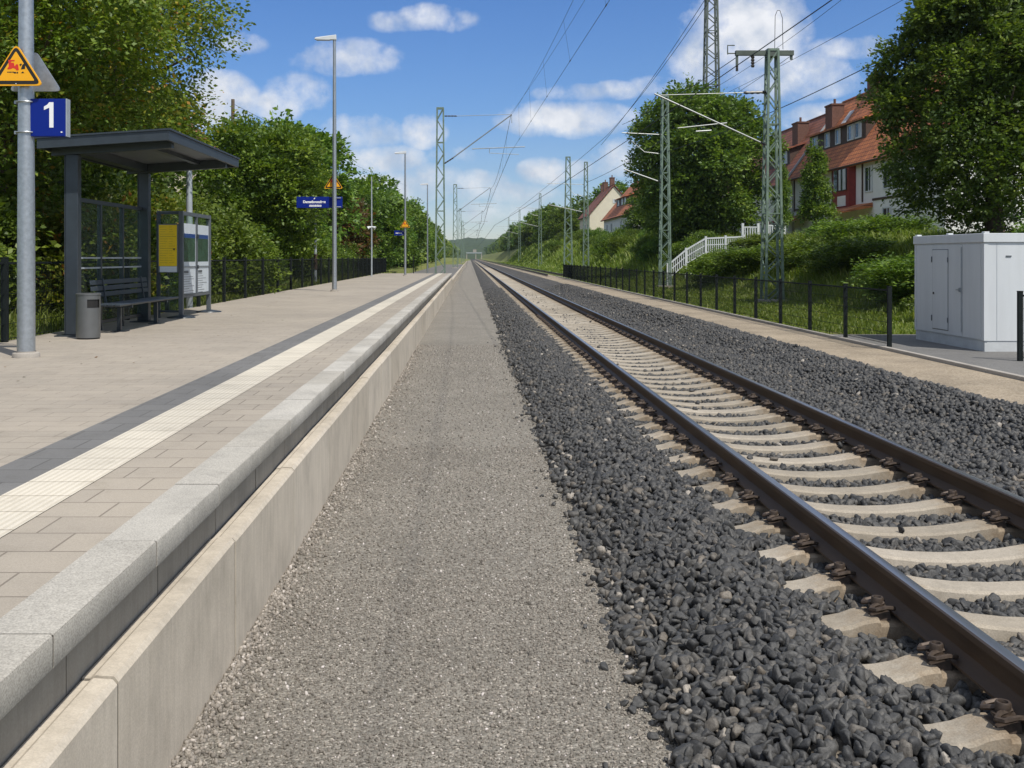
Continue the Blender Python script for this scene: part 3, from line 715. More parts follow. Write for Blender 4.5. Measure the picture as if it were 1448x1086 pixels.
warn_sign(-4.51, 33.93, 4.58, .64, .50, 'yellow warning triangle behind the lamp post, above the station name sign')
warn_sign(-3.9, 61.9, 4.10, .62, .50, 'small distant yellow warning triangle on the lamp post near the platform end')
def text_mesh(body, size, bold=.0, ext=.002):
    cu = bpy.data.curves.new('lettering', 'FONT'); cu.body = body; cu.size = size; cu.extrude = ext; cu.offset = bold
    cu.align_x = 'CENTER'; cu.align_y = 'CENTER'; cu.resolution_u = 4
    o = bpy.data.objects.new('lettering', cu); COL.objects.link(o); bpy.context.view_layer.update()
    me = bpy.data.meshes.new_from_object(o.evaluated_get(bpy.context.evaluated_depsgraph_get()))
    bpy.data.objects.remove(o); me.materials.clear(); return me
def text(body, size, parent, loc, mat, bold=.0, name='lettering'):
    me = text_mesh(body, size, bold); me.materials.append(mat); o = link(name, me, parent); o.location = loc; o.rotation_euler = (R(90), 0, 0); return o
def number_sign():
    t = thing('track_number_sign', (-4.73, 11.5, 3.62), 'square blue sign with a white number 1 clamped to the nearest lamp post', 'sign')
    b = MB(); b.box(-.22, .215, -.05, .05, -.215, .205); b.build('sign_box', M['blue'], t, None, .006, 2)
    b = MB(); b.box(.2155, .226, -.052, .052, -.216, .206); b.build('edge_frame', M['galv_far'], t)
    q = MB(); f = lambda u, v, a: (u, a, v)
    q.prism([(.03, .165), (.078, .165), (.078, -.118), (.032, -.118), (.032, .105), (-.028, .078), (-.028, .116), (.012, .140)], f, -.0535, -.0505); q.build('numeral', M['sign_white'], t)
    q = MB(); q.prism([(.155, -.166), (.172, -.160), (.182, -.172), (.166, -.178)], f, -.0535, -.0505); q.build('maker_mark', M['sign_white'], t)
    for z in (.17, -.17):
        b = MB(); b.path([(-.25 + .103 * math.cos(a), .103 * math.sin(a), z) for a in np.linspace(0, 2 * math.pi, 25)], .009, 6, caps=False)
        b.box(-.15, -.205, -.035, .035, z - .015, z + .015); b.box(-.375, -.35, -.02, .02, z - .018, z + .018); b.build('clamp', M['galv'], t, 40)
number_sign()
def name_sign(x0, x1, y, z0, z1, label, letters, sub):
    cx, cz = (x0 + x1) / 2, (z0 + z1) / 2; w = (x1 - x0) / 2; h = (z1 - z0) / 2
    t = thing('station_name_sign', (cx, y, cz), label, 'sign', 'blue station name signs')
    b = MB(); b.box(-w, w, -.03, .03, -h, h); b.build('sign_board', M['blue'], t, None, .006, 1)
    tx = -w * .22
    if letters:
        me = text('Damstbronchen', h * .62, t, (tx, -.0325, h * .08), M['sign_white'], .006)
        q = MB(); f = lambda u, v, a: (u, a, v)
        q.prism([(tx - .03, h * .58), (tx + .01, h * .58), (tx + .035, h * .82), (tx + .0, h * .82)], f, -.033, -.0305); q.build('accent_mark', M['sign_white'], t)
    q = MB(); f = lambda u, v, a: (u, a, v)
    if sub:
        u = tx - .17
        for k in range(11):
            ww = .022 + .008 * (k % 3); q.prism([(u, -h * .78), (u + ww, -h * .78), (u + ww + .006, -h * .46 + .012 * (k % 2)), (u + .006, -h * .46)], f, -.033, -.0305); u += ww + .008
        q.build('second_line', M['sign_white'], t)
    else:
        u = -w * .7
        for k in range(9): q.prism([(u, -h * .3), (u + w * .1, -h * .3), (u + w * .1, h * .15 + .02 * (k % 2)), (u, h * .15)], f, -.033, -.0305); u += w * .15
        q.build('lettering', M['sign_white'], t)
    b = MB()
    for z in (-h * .8, h * .8): b.box(w * .55, w * .95, -.06, .09, z - .012, z + .012)
    b.build('bracket', M['galv_far'], t)
name_sign(-5.74, -4.22, 33.98, 3.69, 4.06, 'large blue station name sign with white lettering on the second lamp post', True, True)
name_sign(-4.57, -3.98, 62.12, 3.38, 3.68, 'small distant blue station name sign beside the lamp post near the platform end', False, False)
def speaker_post():
    t = thing('loudspeaker_post', (-5.74, 60, ZP), 'thin pale post with two small white loudspeakers beside the dark fence', 'post')
    b = MB(); b.path([(0, 0, 0), (0, 0, 3), (0, 0, 5.85)], [.05, .045, .03], 12); b.build('pole', M['galv_far'], t, 40)
    for s in (-1, 1):
        b = MB(); b.path([(0, 0, 2.9), (s * .14, -.03, 2.88), (s * .22, -.05, 2.83)], [.05, .07, .11], 12); b.build('loudspeaker', M['white'], t, 40)
speaker_post()
def plain_pole(name, x, y, zb, h, r, mat, label, cat):
    t = thing(name, (x, y, zb), label, cat); b = MB(); b.path([(0, 0, 0), (0, 0, h * .5), (0, 0, h)], [r, r * .9, r * .7], 12); b.build('pole', mat, t, 40); return t
t = plain_pole('grey_pole', -6.35, 23.2, .9, 3.55, .085, M['galv_far'], 'bare grey pole rising behind the information case and the shelter roof', 'pole')
t = plain_pole('utility_pole', -10.4, 45, 1.2, 7.8, .11, M['wood_pole'], 'dark wooden utility pole among the trees behind the shelter', 'utility pole')
t = plain_pole('sign_pole', -7.0, 46.5, .9, 3.3, .07, M['galv_far'], 'pale pole with a rusty foot standing behind the fence below the station name sign', 'pole')
b = MB(); b.path([(0, 0, .6), (0, 0, 1.3)], .09, 10); b.build('rusty_sleeve', M['timber_brown'], t, 40)

# ------------------------------------------------------------------ shelter and its surroundings
def shelter():
    t = thing('platform_shelter', (0, 0, 0), 'dark steel platform shelter with a flat tilted roof and glass back wall', 'shelter')
    zr = lambda x: 3.71 + (x + 6.0) * .0656
    def slab(b, x0, x1, y0, y1, d0, d1, mat=0):
        b.hexa([(x0, y0, zr(x0) + d0), (x1, y0, zr(x1) + d0), (x1, y1, zr(x1) + d0), (x0, y1, zr(x0) + d0), (x0, y0, zr(x0) + d1), (x1, y0, zr(x1) + d1), (x1, y1, zr(x1) + d1), (x0, y1, zr(x0) + d1)], mat)
    X0, X1, Y0, Y1 = -6.0, -4.17, 14.2, 18.5
    b = MB(); slab(b, X0 - .02, X1 + .02, Y0 - .02, Y1 + .02, -.012, .012); rf = b.build('roof', M['dark_metal'], t)
    b = MB(); w = .04
    slab(b, X0, X1, Y0, Y0 + w, -.15, -.014); slab(b, X0, X1, Y1 - w, Y1, -.15, -.014); slab(b, X1 - w, X1, Y0 + w + .002, Y1 - w - .002, -.15, -.014); slab(b, X0, X0 + w, Y0 + w + .002, Y1 - w - .002, -.15, -.014)
    b.build('fascia', M['dark_metal'], rf)
    b = MB(); slab(b, X0 + w + .004, X1 - w - .004, Y0 + w + .004, Y1 - w - .004, -.07, -.05); b.build('ceiling_panel', M['mid_metal'], rf)
    for y in (14.6, 17.8):
        b = MB(); slab(b, X0 + .06, X1 - .06, y - .06, y + .06, -.22, -.075); b.build('cross_beam', M['dark_metal'], rf)
    b = MB(); slab(b, -5.72, -5.58, 14.665, 17.735, -.20, -.075); slab(b, -4.75, -4.67, 14.665, 17.735, -.14, -.075); b.build('long_beam', M['dark_metal'], rf)
    for y in (14.6, 17.8):
        b = MB(); b.box(-5.74, -5.56, y - .07, y + .07, ZP + .02, zr(-5.65) - .222); b.box(-5.752, -5.741, y - .075, y + .075, ZP + .02, zr(-5.65) - .23); p = b.build('post', M['dark_metal'], t, None, .008, 1)
        b = MB(); b.box(-5.86, -5.44, y - .16, y + .16, ZP, ZP + .018); b.build('base_plate', M['dark_metal'], p)
    xs = -5.70; ys = [14.68, 15.78, 16.78, 17.72]
    b = MB()
    for y in ys[1:3]: b.box(xs - .03, xs + .03, y - .03, y + .03, ZP, 2.86)
    b.box(xs - .03, xs + .03, 14.672, 17.728, 2.862, 2.92); b.box(xs - .025, xs + .025, 14.672, 17.728, ZP + .10, ZP + .15)
    b.build('wall_frame', M['dark_metal'], t)
    b = MB()
    for z in (2.03, 1.88): b.box(xs + .012, xs + .024, 14.69, 17.71, z, z + .025)
    b.build('glass_band', M['galv_far'], t)
    for i in range(3):
        b = MB(); b.box(xs - .006, xs + .006, ys[i] + (.032 if i else .002), ys[i + 1] - (.032 if i < 2 else .002), ZP + .152, 2.86); b.build('glass_pane', M['glass'], t)
shelter()
def bench():
    t = thing('platform_bench', (0, 0, 0), 'dark grey slatted bench with a backrest under the shelter', 'bench')
    b = MB()
    for k in range(4): x = -5.50 + k * .105; b.box(x, x + .085, 14.95, 17.95, ZP + .40, ZP + .435)
    b.build('seat', M['dark_metal'], t, None, .008, 1)
    b = MB()
    for k in range(3):
        z = ZP + .53 + k * .09; b.hexa([(-5.545 - k * .012, 15.0, z), (-5.52 - k * .012, 15.0, z), (-5.52 - k * .012, 17.6, z), (-5.545 - k * .012, 17.6, z), (-5.555 - k * .012, 15.0, z + .07), (-5.53 - k * .012, 15.0, z + .07), (-5.53 - k * .012, 17.6, z + .07), (-5.555 - k * .012, 17.6, z + .07)])
    b.build('backrest', M['dark_metal'], t, None, .006, 1)
    for y in (15.5, 17.3):
        b = MB(); b.box(-5.33, -5.27, y - .03, y + .03, ZP + .012, ZP + .36); b.box(-5.51, -5.10, y - .025, y + .025, ZP + .362, ZP + .398); b.box(-5.40, -5.18, y - .11, y + .11, ZP, ZP + .012)
        b.bar((-5.50, y, ZP + .38), (-5.565, y, ZP + .80), .035); b.build('leg', M['dark_metal'], t)
bench()
def bin_():
    t = thing('litter_bin', (-5.25, 14.1, ZP), 'grey metal cylindrical litter bin at the near end of the shelter', 'litter bin')
    b = MB(); n = 48; r = .16; vs = []; zs = [.02, .43, .545, .60]
    fs = []
    for z in zs: vs += [(r * math.cos(2 * math.pi * k / n), r * math.sin(2 * math.pi * k / n), z) for k in range(n)]
    for i in range(3):
        for k in range(n):
            a = 2 * math.pi * (k + .5) / n
            if i == 1 and -1.25 < ((a + math.pi) % (2 * math.pi)) - math.pi < .2 - .35: continue     # slot towards the track and the viewer
            fs.append((i * n + k, i * n + (k + 1) % n, (i + 1) * n + (k + 1) % n, (i + 1) * n + k))
    b.add(vs, fs); b.build('body', M['bin'], t, 40)
    b = MB(); b.lathe([(0, .60), (.155, .60), (.166, .602), (.166, .622), (.155, .628), (0, .63)], n=48); b.build('lid', M['bin'], t, 40)
    b = MB(); b.lathe([(.148, .03), (.148, .598)], n=32); b.build('liner', M['black'], t, 40)
    b = MB(); b.lathe([(0, 0), (.15, 0), (.15, .02), (0, .02)], n=32); b.build('plinth', M['black'], t, 40)
bin_()
def info_case():
    t = thing('information_case', (0, 0, 0), 'tall glazed information case with a map and white notices beyond the bench', 'display case')
    X = -5.35
    for y in (19.0, 21.0):
        b = MB(); b.box(X - .04, X + .04, y - .04, y + .04, ZP, 2.91); p = b.build('post', M['mid_metal'], t, None, .004, 1)
        b = MB(); b.lathe([(0, .0), (.26, .0), (.25, .02), (.06, .05), (0, .05)], (X, y, ZP), 20); b.build('foot', M['dark_metal'], p, 40)
    b = MB(); b.box(X - .035, X + .035, 19.042, 20.958, 2.84, 2.908); b.box(X - .03, X + .03, 19.042, 20.958, 1.30, 1.35); b.box(X - .02, X + .035, 19.97, 20.03, 1.352, 2.838); b.build('frame', M['mid_metal'], t)
    b = MB(); b.box(X - .02, X - .005, 19.042, 19.968, 2.7, 2.838); b.box(X - .02, X - .005, 20.032, 20.958, 2.7, 2.838); b.build('clear_pane', M['glass'], t)
    for y0, y1 in ((19.05, 19.96), (20.04, 20.95)):
        b = MB(); b.box(X - .02, X + .010, y0, y1, 1.36, 2.69); d = b.build('notice_board', M['paper'], t)
        b = MB(); b.box(X + .0105, X + .013, y0 + .04, y1 - .04, 1.97, 2.42); b.build('map_sheet', M['map_green'], d)
        b = MB(); b.box(X + .0105, X + .013, y0 + .04, y1 - .04, 2.422, 2.5); b.build('blue_heading', M['map_blue'], d)
        b = MB(); b.box(X + .0105, X + .022, y0, y1, 1.86, 1.885); b.build('divider', M['galv'], d)
        b = MB(); zz = 1.80
        rr = random.Random(int(y0 * 10))
        for k in range(9):
            if k == 0: b.box(X + .0105, X + .0122, y0 + .1, y0 + .4, zz - .05, zz)
            b.box(X + .0105, X + .0122, y0 + .08, y0 + .08 + rr.uniform(.3, .74), zz - .075, zz - .067); zz -= .045
        b.build('print_lines', M['mid_metal'], d)
    b = MB(); b.box(X + .036, X + .06, 19.95, 20.05, 2.42, 2.5); b.box(X + .036, X + .055, 19.96, 20.04, 1.83, 1.9); b.build('lock', M['dark_metal'], t)
    # side frame towards the shelter
    b = MB(); b.box(-5.80, -5.74, 18.97, 19.03, ZP, 2.91); b.box(-5.738, X - .042, 18.975, 19.025, 2.85, 2.91); b.box(-5.738, X - .042, 18.98, 19.02, ZP + .1, ZP + .14); b.build('side_frame', M['dark_metal'], t)
    b = MB(); b.box(-5.737, X - .043, 19.006, 19.016, ZP + .142, 2.848); b.build('side_pane', M['glass'], t)
info_case()
def timetable():
    t = thing('timetable_board', (-5.57, 18.93, 1.77), 'yellow timetable board facing the camera beside the information case', 'notice board')
    b = MB(); b.box(-.185, .185, -.02, .02, 0, .90); b.build('frame', M['mid_metal'], t, None, .004, 1)
    b = MB(); b.box(-.165, .165, -.026, -.0205, .12, .88); b.build('yellow_sheet', M['poster_yellow'], t)
    b = MB(); b.box(-.15, .165, -.026, -.0205, .01, .115); b.build('white_strip', M['paper'], t)
    b = MB(); rr = random.Random(4)
    for k in range(16):
        z = .84 - k * .044
        if k in (4, 9): b.box(-.15, .15, -.0275, -.0262, z, z + .006)
        else:
            b.box(-.15, -.15 + rr.uniform(.1, .17), -.0275, -.0262, z, z + .004); b.box(.02, .02 + rr.uniform(.05, .12), -.0275, -.0262, z, z + .004)
    b.build('print_lines', simple('faint_print', (.28, .19, .012), .5), t)
    b = MB(); b.lathe([(0, 0), (.016, 0), (.012, .012), (0, .014)], n=12); o = b.build('lock', M['black'], t); o.location = (.115, -.0265, .43); o.rotation_euler = (R(90), 0, 0)
timetable()

# ------------------------------------------------------------------ fences
def fence_panel(L, H, name='mesh'):
    b = MB(); n = int(L / .06)
    for k in range(1, n):
        x = k * L / n; b.add([(x - .0029, 0, .04), (x + .0029, 0, .04), (x + .0029, 0, H), (x - .0029, 0, H), ], [(0, 1, 2, 3)]); b.add([(x, -.0029, .04), (x, .0029, .04), (x, .0029, H), (x, -.0029, H)], [(0, 1, 2, 3)])
    for z in np.linspace(.06, H - .03, 6):
        for s in (-.006, .006): b.box(.03, L - .03, s - .003, s + .003, z - .003, z + .003)
    b.box(.02, L - .02, -.012, .012, H - .028, H)
    return b.mesh('fence_panel', M['fence'])
def fence(p0, p1, step, H, label, group='dark green wire mesh fences', zs=0):
    p0, p1 = Vector(p0), Vector(p1); d = p1 - p0; n = max(1, round(d.length / step)); u = d / n; L = u.length
    t = thing('mesh_fence', p0, label, 'fence', group, math.atan2(d.y, d.x))
    pm = fence_panel(L, H)
    b = MB(); b.box(-.036, .036, -.036, .036, 0, H + .05); b.box(-.04, .04, -.04, .04, H + .051, H + .065); b.box(.031, .045, -.012, .012, H * .3, H * .3 + .03); b.box(.031, .045, -.012, .012, H * .8, H * .8 + .03); qm = b.mesh('fence_post', M['fence'])
    for i in range(n + 1):
        o = link('post', qm, t); o.location = (i * L, 0, 0)
        if i < n: o = link('mesh_panel', pm, t); o.location = (i * L, 0, 0)
fence((-6.12, 6.2, ZP - .02), (-6.3, 77, ZP - .02), 2.42, 1.08, 'long dark mesh fence along the back of the platform behind the shelter')
fence((8.22, 20.05, .30), (8.3, 90.5, .30), 2.35, 1.12, 'long dark mesh fence on the kerb between the sandy path and the grass')
fence((9.30, 17.3, .30), (14.3, 16.8, .30), 2.4, 1.12, 'dark fence post and mesh in front of the white cabin at the right edge')
fence((-7.5, 84, .5), (-4.6, 84, .5), 2.9, 1.6, 'short dark fence section standing beyond the end of the platform')

# ------------------------------------------------------------------ white equipment cabin
def cabin():
    x0, x1, y0, y1, z0, z1 = 9.55, 12.4, 19.0, 21.95, .30, 2.50
    t = thing('equipment_cabin', (0, 0, 0), 'white metal equipment cabin with closed doors standing on the pavement', 'cabin')
    b = MB(); b.box(x0, x1, y0, y1, z0 + .2, z1 - .17); b.build('body', M['white'], t)
    b = MB(); b.box(x0 + .012, x1 - .012, y0 + .012, y1 - .012, z0, z0 + .197); b.build('plinth', simple('plinth', (.52, .54, .55), .6, 0, .12, 3), t)
    b = MB(); b.box(x0 - .03, x1 + .03, y0 - .03, y1 + .03, z1 - .168, z1); b.box(x0 - .012, x1 + .012, y0 - .012, y1 + .012, z1 - .182, z1 - .169)
    for (x, y) in ((x0 + .05, y0 + .05), (x0 + .05, y1 - .05), (x0 + .05, (y0 + y1) / 2), (x1 - .05, y0 + .05)): b.box(x - .05, x + .05, y - .05, y + .05, z1 + .001, z1 + .03)
    b.build('roof', M['white'], t, None, .006, 1)
    for (x, y, sx, sy) in ((x0, y0, 1, 1), (x0, y1, 1, -1)):
        b = MB(); b.box(x - .008, x + .07, min(y - sy * .008, y + sy * .07), max(y - sy * .008, y + sy * .07), z0 + .203, z1 - .185)
        b.build('corner_trim', M['white'], t)
    # left face: double door with a smaller hatch door in its far leaf
    for (a, c) in ((19.12, 19.82), (19.845, 21.82)):
        b = MB(); b.box(x0 - .012, x0 - .001, a, c, z0 + .215, z1 - .20); d = b.build('door', M['white'], t, None, .004, 1)
    b = MB(); b.box(x0 - .024, x0 - .0125, 20.42, 21.08, .60, 2.20); hd = b.build('hatch_door', M['white'], t, None, .004, 1)
    q = MB(); fr = .008
    q.box(x0 - .0150, x0 - .0128, 20.40, 20.416, .585, 2.215); q.box(x0 - .0150, x0 - .0128, 21.084, 21.10, .585, 2.215); q.box(x0 - .0150, x0 - .0128, 20.418, 21.082, .585, .597); q.box(x0 - .0150, x0 - .0128, 20.418, 21.082, 2.203, 2.215); q.build('seal', M['mid_metal'], hd)
    b = MB()
    for z in (.75, 1.95): b.path([(x0 - .03, 21.10, z), (x0 - .03, 21.10, z + .12)], .012, 8); b.path([(x0 - .03, 20.40, z), (x0 - .03, 20.40, z + .1)], .009, 8)
    b.build('hinge', M['mid_metal'], hd)
    b = MB(); b.box(x0 - .04, x0 - .0245, 21.0, 21.03, 1.3, 1.34); b.build('lock', M['black'], hd)
    b = MB(); b.box(x0 - .05, x0 - .0125, 19.86, 19.9, 1.38, 1.46); b.bar((x0 - .05, 19.88, 1.42), (x0 - .05, 20.0, 1.42), .02); b.path([(x0 - .03, 19.833, .6), (x0 - .03, 19.833, 2.25)], .009, 8); b.build('handle', M['galv'], t)
    b = MB()
    for x in (9.78, 10.35, 11.0, 11.7): b.box(x, x + .008, y0 - .003, y0 - .0005, z0 + .21, z1 - .185)
    b.build('panel_seam', M['galv_far'], t)
    b = MB(); b.box(9.95, 10.05, y0 - .012, y0 - .0005, 2.06, 2.085); b.build('maker_plate', M['mid_metal'], t)
cabin()

# ------------------------------------------------------------------ lattice masts and overhead line
def lattice(b, h, w0, w1, seg, z0=0, d=None, chord=.07, lace=.035):
    d0, d1 = (w0, w1) if d is None else d
    n = int(h / seg)
    def c(k, z): 
        s = z / h; w = (w0 + (w1 - w0) * s) / 2; e = (d0 + (d1 - d0) * s) / 2
        return Vector(((-w, w, w, -w)[k], (-e, -e, e, e)[k], z0 + z))
    for k in range(4): b.bar(c(k, 0), c(k, h), chord)
    for i in range(n):
        za, zb = h * i / n, h * (i + 1) / n
        for k in range(4):
            fl = (i + (k in (2, 3))) % 2 == 0; a, e = (k, (k + 1) % 4) if fl else ((k + 1) % 4, k)
            b.bar(c(a, za), c(e, zb), lace * (1 if k % 2 == 0 else .55))
        if i % 6 == 0:
            for k in range(4): b.bar(c(k, za), c((k + 1) % 4, za), lace)
    for k in range(4): b.bar(c(k, h), c((k + 1) % 4, h), chord)
def mast(x, y, zb, h, w0, w1, label, mat='mast', seg=.55, chord=.075, lace=.04, group='lattice masts of the overhead line'):
    t = thing('lattice_mast', (x, y, zb), label, 'mast', group)
    b = MB(); lattice(b, h, w0, w1, seg, 0, None, chord, lace); b.build('lattice_column', M[mat], t)
    b = MB(); b.box(-w0 * .75, w0 * .75, -w0 * .75, w0 * .75, -1.0, .12); b.build('foundation', M['kerb'], t)
    return t
def insul(t, p, q, r=.055):
    p, q = Vector(p), Vector(q); b = MB(); n = 9; pts = []; rs = []
    for i in range(n): pts.append(p.lerp(q, i / (n - 1))); rs.append(r if i % 2 else r * .6)
    b.path(pts, rs, 8); b.build('insulator', M['insul'], t, 30)
def cantilever_l(t, x0, h_top, h_low, tipx, arm=True):
    # mast-local: long rod on top, diagonal strut up to the tip, steady arm
    b = MB(); b.tube((x0 + .9, 0, h_top), (tipx, 0, h_top + .12), .02, None, 6); b.tube((x0 + .6, 0, h_low + .4), (tipx, 0, h_top + .1), .04, None, 8)
    if arm:
        s = .42; xa = x0 + (tipx - x0) * s; za = h_low + (h_top - h_low) * s
        b.tube((xa - .05, 0, h_top - 2.35), (tipx + .95, 0, h_top - 2.2), .035, None, 6); b.tube((xa + 1.2, 0, h_top - 2.65), (tipx + .5, 0, h_top - 2.75), .02, None, 6)
        b.tube((xa + 1.2, 0, h_top - 2.65), (xa + 1.2, 0, h_top - 2.3), .02, None, 6); b.tube((tipx, 0, h_top + .1), (tipx, 0, h_top - .5), .02, None, 6)
    b.build('cantilever', M['tube'], t, 40)
    insul(t, (x0, 0, h_top), (x0 + .9, 0, h_top)); insul(t, (x0, 0, h_low), (x0 + .65, 0, h_low + .42), .06)
LX = -2.1
for i, (y, lab) in enumerate(((73.3, 'nearest green lattice mast left of the track, at the end of the platform'), (150, 'second green lattice mast left of the track, beyond the platform end'), (225, 'third lattice mast left of the track in the distance'), (300, 'fourth lattice mast left of the track, far off'), (375, 'farthest lattice mast left of the track near the hill'))):
    t = mast(LX, y, .47, 12.25, .66, .44, lab, seg=.8, chord=.10, lace=.055)
    cantilever_l(t, .3, 11.7, 8.3, 2.92 - LX + .1)
def mast_a():
    t = mast(11.7, 39.6, .3, 9.75, .66, .36, 'tall green lattice mast with a T shaped top arm behind the right fence', chord=.085, lace=.045)
    b = MB(); b.box(-1.42, .82, -.09, .09, 9.56, 9.74); b.box(-.22, .22, -.2, .2, 9.50, 9.80); b.box(-1.40, -1.32, -.05, .05, 9.15, 9.56); b.box(.70, .78, -.05, .05, 9.40, 9.56); b.build('top_arm', M['mast_dark'], t)
    insul(t, (-1.36, 0, 9.15), (-1.36, 0, 8.95), .06); insul(t, (-.75, 0, 9.55), (-.75, 0, 9.1), .08); insul(t, (-.22, 0, 8.14), (-1.1, 0, 8.12), .07)
    b = MB(); b.tube((-1.1, 0, 8.12), (-4.5, 0, 8.02), .016, None, 6); b.tube((-4.55, 0, 8.08), (-.45, 0, 6.2), .032, None, 8); b.tube((-3.65, 0, 6.75), (-1.75, 0, 6.95), .022, None, 6); b.tube((-2.95, 0, 6.62), (-2.35, 0, 6.66), .03, None, 6); b.build('cantilever', M['tube'], t, 40)
    b = MB(); b.path([(-1.72, 0, 9.6), (-1.72, 0, 9.95), (-1.45, 0, 9.95)], .025, 6); b.tube((-1.72, 0, 9.64), (-1.425, 0, 9.64), .025, None, 6); b.build('bracket', M['mast_dark'], t)
    insul(t, (-.45, 0, 6.2), (-.25, 0, 6.1), .06)
    b = MB(); b.tube((.1, 0, 9.8), (.12, 0, 11.1), .012, None, 5); b.tube((.42, 0, 9.8), (.40, 0, 11.0), .012, None, 5); b.path([(.12, 0, 11.1), (.2, 0, 11.3), (.3, 0, 11.3), (.40, 0, 11.0)], .012, 5); b.build('spike_frame', M['wire'], t)
mast_a()
def mast_b(x, y, zb, h, lab, w0=.6, w1=.3, tip=-2.4):
    t = mast(x, y, zb, h, w0, w1, lab, chord=.08, lace=.04)
    b = MB(); b.tube((-.35, 0, h * .555), (tip, 0, h * .62), .04, None, 8); b.tube((-.2, 0, h * .80), (tip * 1.05, 0, h * .81), .03, None, 6); b.path([(-.25, 0, h * .70), (-1.2, 0, h * .71), (-2.0, 0, h * .77)], .022, 6); b.build('cantilever', M['tube'], t, 40)
    insul(t, (-.1, 0, h * .54), (-.4, 0, h * .56), .06)
mast_b(11.45, 60, .28, 11.2, 'green lattice mast behind the right fence in front of the round tree')
mast_b(12.5, 110, .28, 12.0, 'lattice mast beside the grassy bank in front of the cream gabled house', tip=-4)
mast_b(12.4, 180, .28, 13.0, 'lattice mast along the second track before the far trees', tip=-4)
mast_b(12.8, 262, .28, 14.0, 'thin far lattice mast right of the track, nearer of the last two', tip=-4)
mast_b(13.0, 340, .28, 15.0, 'farthest thin lattice mast right of the track', tip=-4)
mast(12.6, 131, .28, 14.6, 1.05, .5, 'taller tapering lattice mast between the right hand line masts', 'mast', .8, .11, .06)
mast(20.3, 86, 3.0, 27, 1.5, .6, 'very tall dark lattice mast rising behind the round tree out of the picture', 'mast_dark', .75, .15, .07, None)
def wire_curve(b, p, q, sag, r, n=14, m=0):
    p, q = Vector(p), Vector(q); b.path([p.lerp(q, i / n) - Vector((0, 0, sag * 4 * (i / n) * (1 - i / n))) for i in range(n + 1)], r, 5, m)
def overhead():
    t = thing('overhead_line', (0, 0, 0), 'pair of overhead wires with thin droppers hanging above the near track', 'overhead line')
    sp = [(-4, 4.35, 4.95), (73.3, 2.95, 2.92), (150, 3.15, 2.75), (225, 2.75, 3.15), (300, 3.1, 2.8), (375, 2.8, 3.1), (450, 3.0, 2.9)]
    cm, mm, dm = MB(), MB(), []
    for (y0, m0, c0), (y1, m1, c1) in zip(sp, sp[1:]):
        k = .0045 + (y0 + y1) * .5 * .00008 + max(0, (y0 + y1) * .5 - 80) * .00008
        wire_curve(mm, (m0, y0, 12.2), (m1, y1, 12.2), 1.15, k); wire_curve(cm, (c0, y0, 9.52), (c1, y1, 9.52), .0, k * 1.15)
        if y0 < 160:
            for j in range(1, 9):
                s = j / 9; y = y0 + (y1 - y0) * s; z = 12.2 - 1.15 * 4 * s * (1 - s)
                d = MB(); d.tube((m0 + (m1 - m0) * s, y, z), (c0 + (c1 - c0) * s, y, 9.52), .004, None, 4); d.build('dropper', M['wire'], t)
                if y < 75: cm.tube((c0 + (c1 - c0) * s, y - .12, 9.52), (c0 + (c1 - c0) * s, y + .12, 9.52), .022, None, 5)
    cm.build('contact_wire', M['wire'], t); mm.build('messenger_wire', M['wire'], t)
overhead()
def wire(p, q, label, r=.02, sag=.15, double=0):
    b = MB(); wire_curve(b, p, q, sag, r * .72)
    tag(b.build('overhead_wire', M['wire']), label, 'overhead wire')
wire(at(1225, -34, 24), at(700, 318, 110), 'overhead wire from the top edge past the T shaped mast arm down to the left', .022, .25)
wire(at(1043, 80, 39.6), at(880, 176, 75), 'overhead wire running down left from the left end of the T shaped arm', .022, .2)
wire(at(1008, -6, 60), at(858, 192, 95), 'upper of the two close wires left of the very tall mast', .026, .4)
wire(at(1003, -10, 62), at(850, 205, 95), 'lower of the two close wires left of the very tall mast', .026, .4)
wire(at(858, 192, 95), at(720, 305, 180), 'thin wire continuing down towards the distant masts', .026, .2)
wire(at(1300, 57, 34), at(944, 214, 60), 'dark wire sloping down from the big right tree past the green lattice mast', .025, .3)
wire(at(940, 196, 60), at(829, 258, 110), 'wire sloping down past the cream house to the far masts', .026, .2)
wire(at(700, 318, 110), at(671, 353, 420), 'far thin wire running on over the line towards the hill', .03, .3)
wire((7.25, 39.6, 8.35), (9.1, 60, 9.2), 'wire joining the two cantilevers right of the track', .018, .1)
wire(at(1117, 80, 39.6), at(1010, 150, 85), 'thin wire from the right end of the T shaped arm to the tall mast', .016, .1)
wire(at(1330, -30, 40), at(905, 185, 95), 'thin faint wire crossing the bright cloud on the right', .016, .4)
wire(at(1215, -20, 40), at(960, 150, 70), 'faint wire crossing above the T shaped arm', .014, .4)
wire(at(842, -25, 40), at(722, 161, 73), 'faint thin wire between the pair above the near track and the open sky', .010, .2)
wire(at(332, 148, 45), at(575, 262, 120), 'thin telephone wire running from the wooden utility pole along the trees', .012, .3)

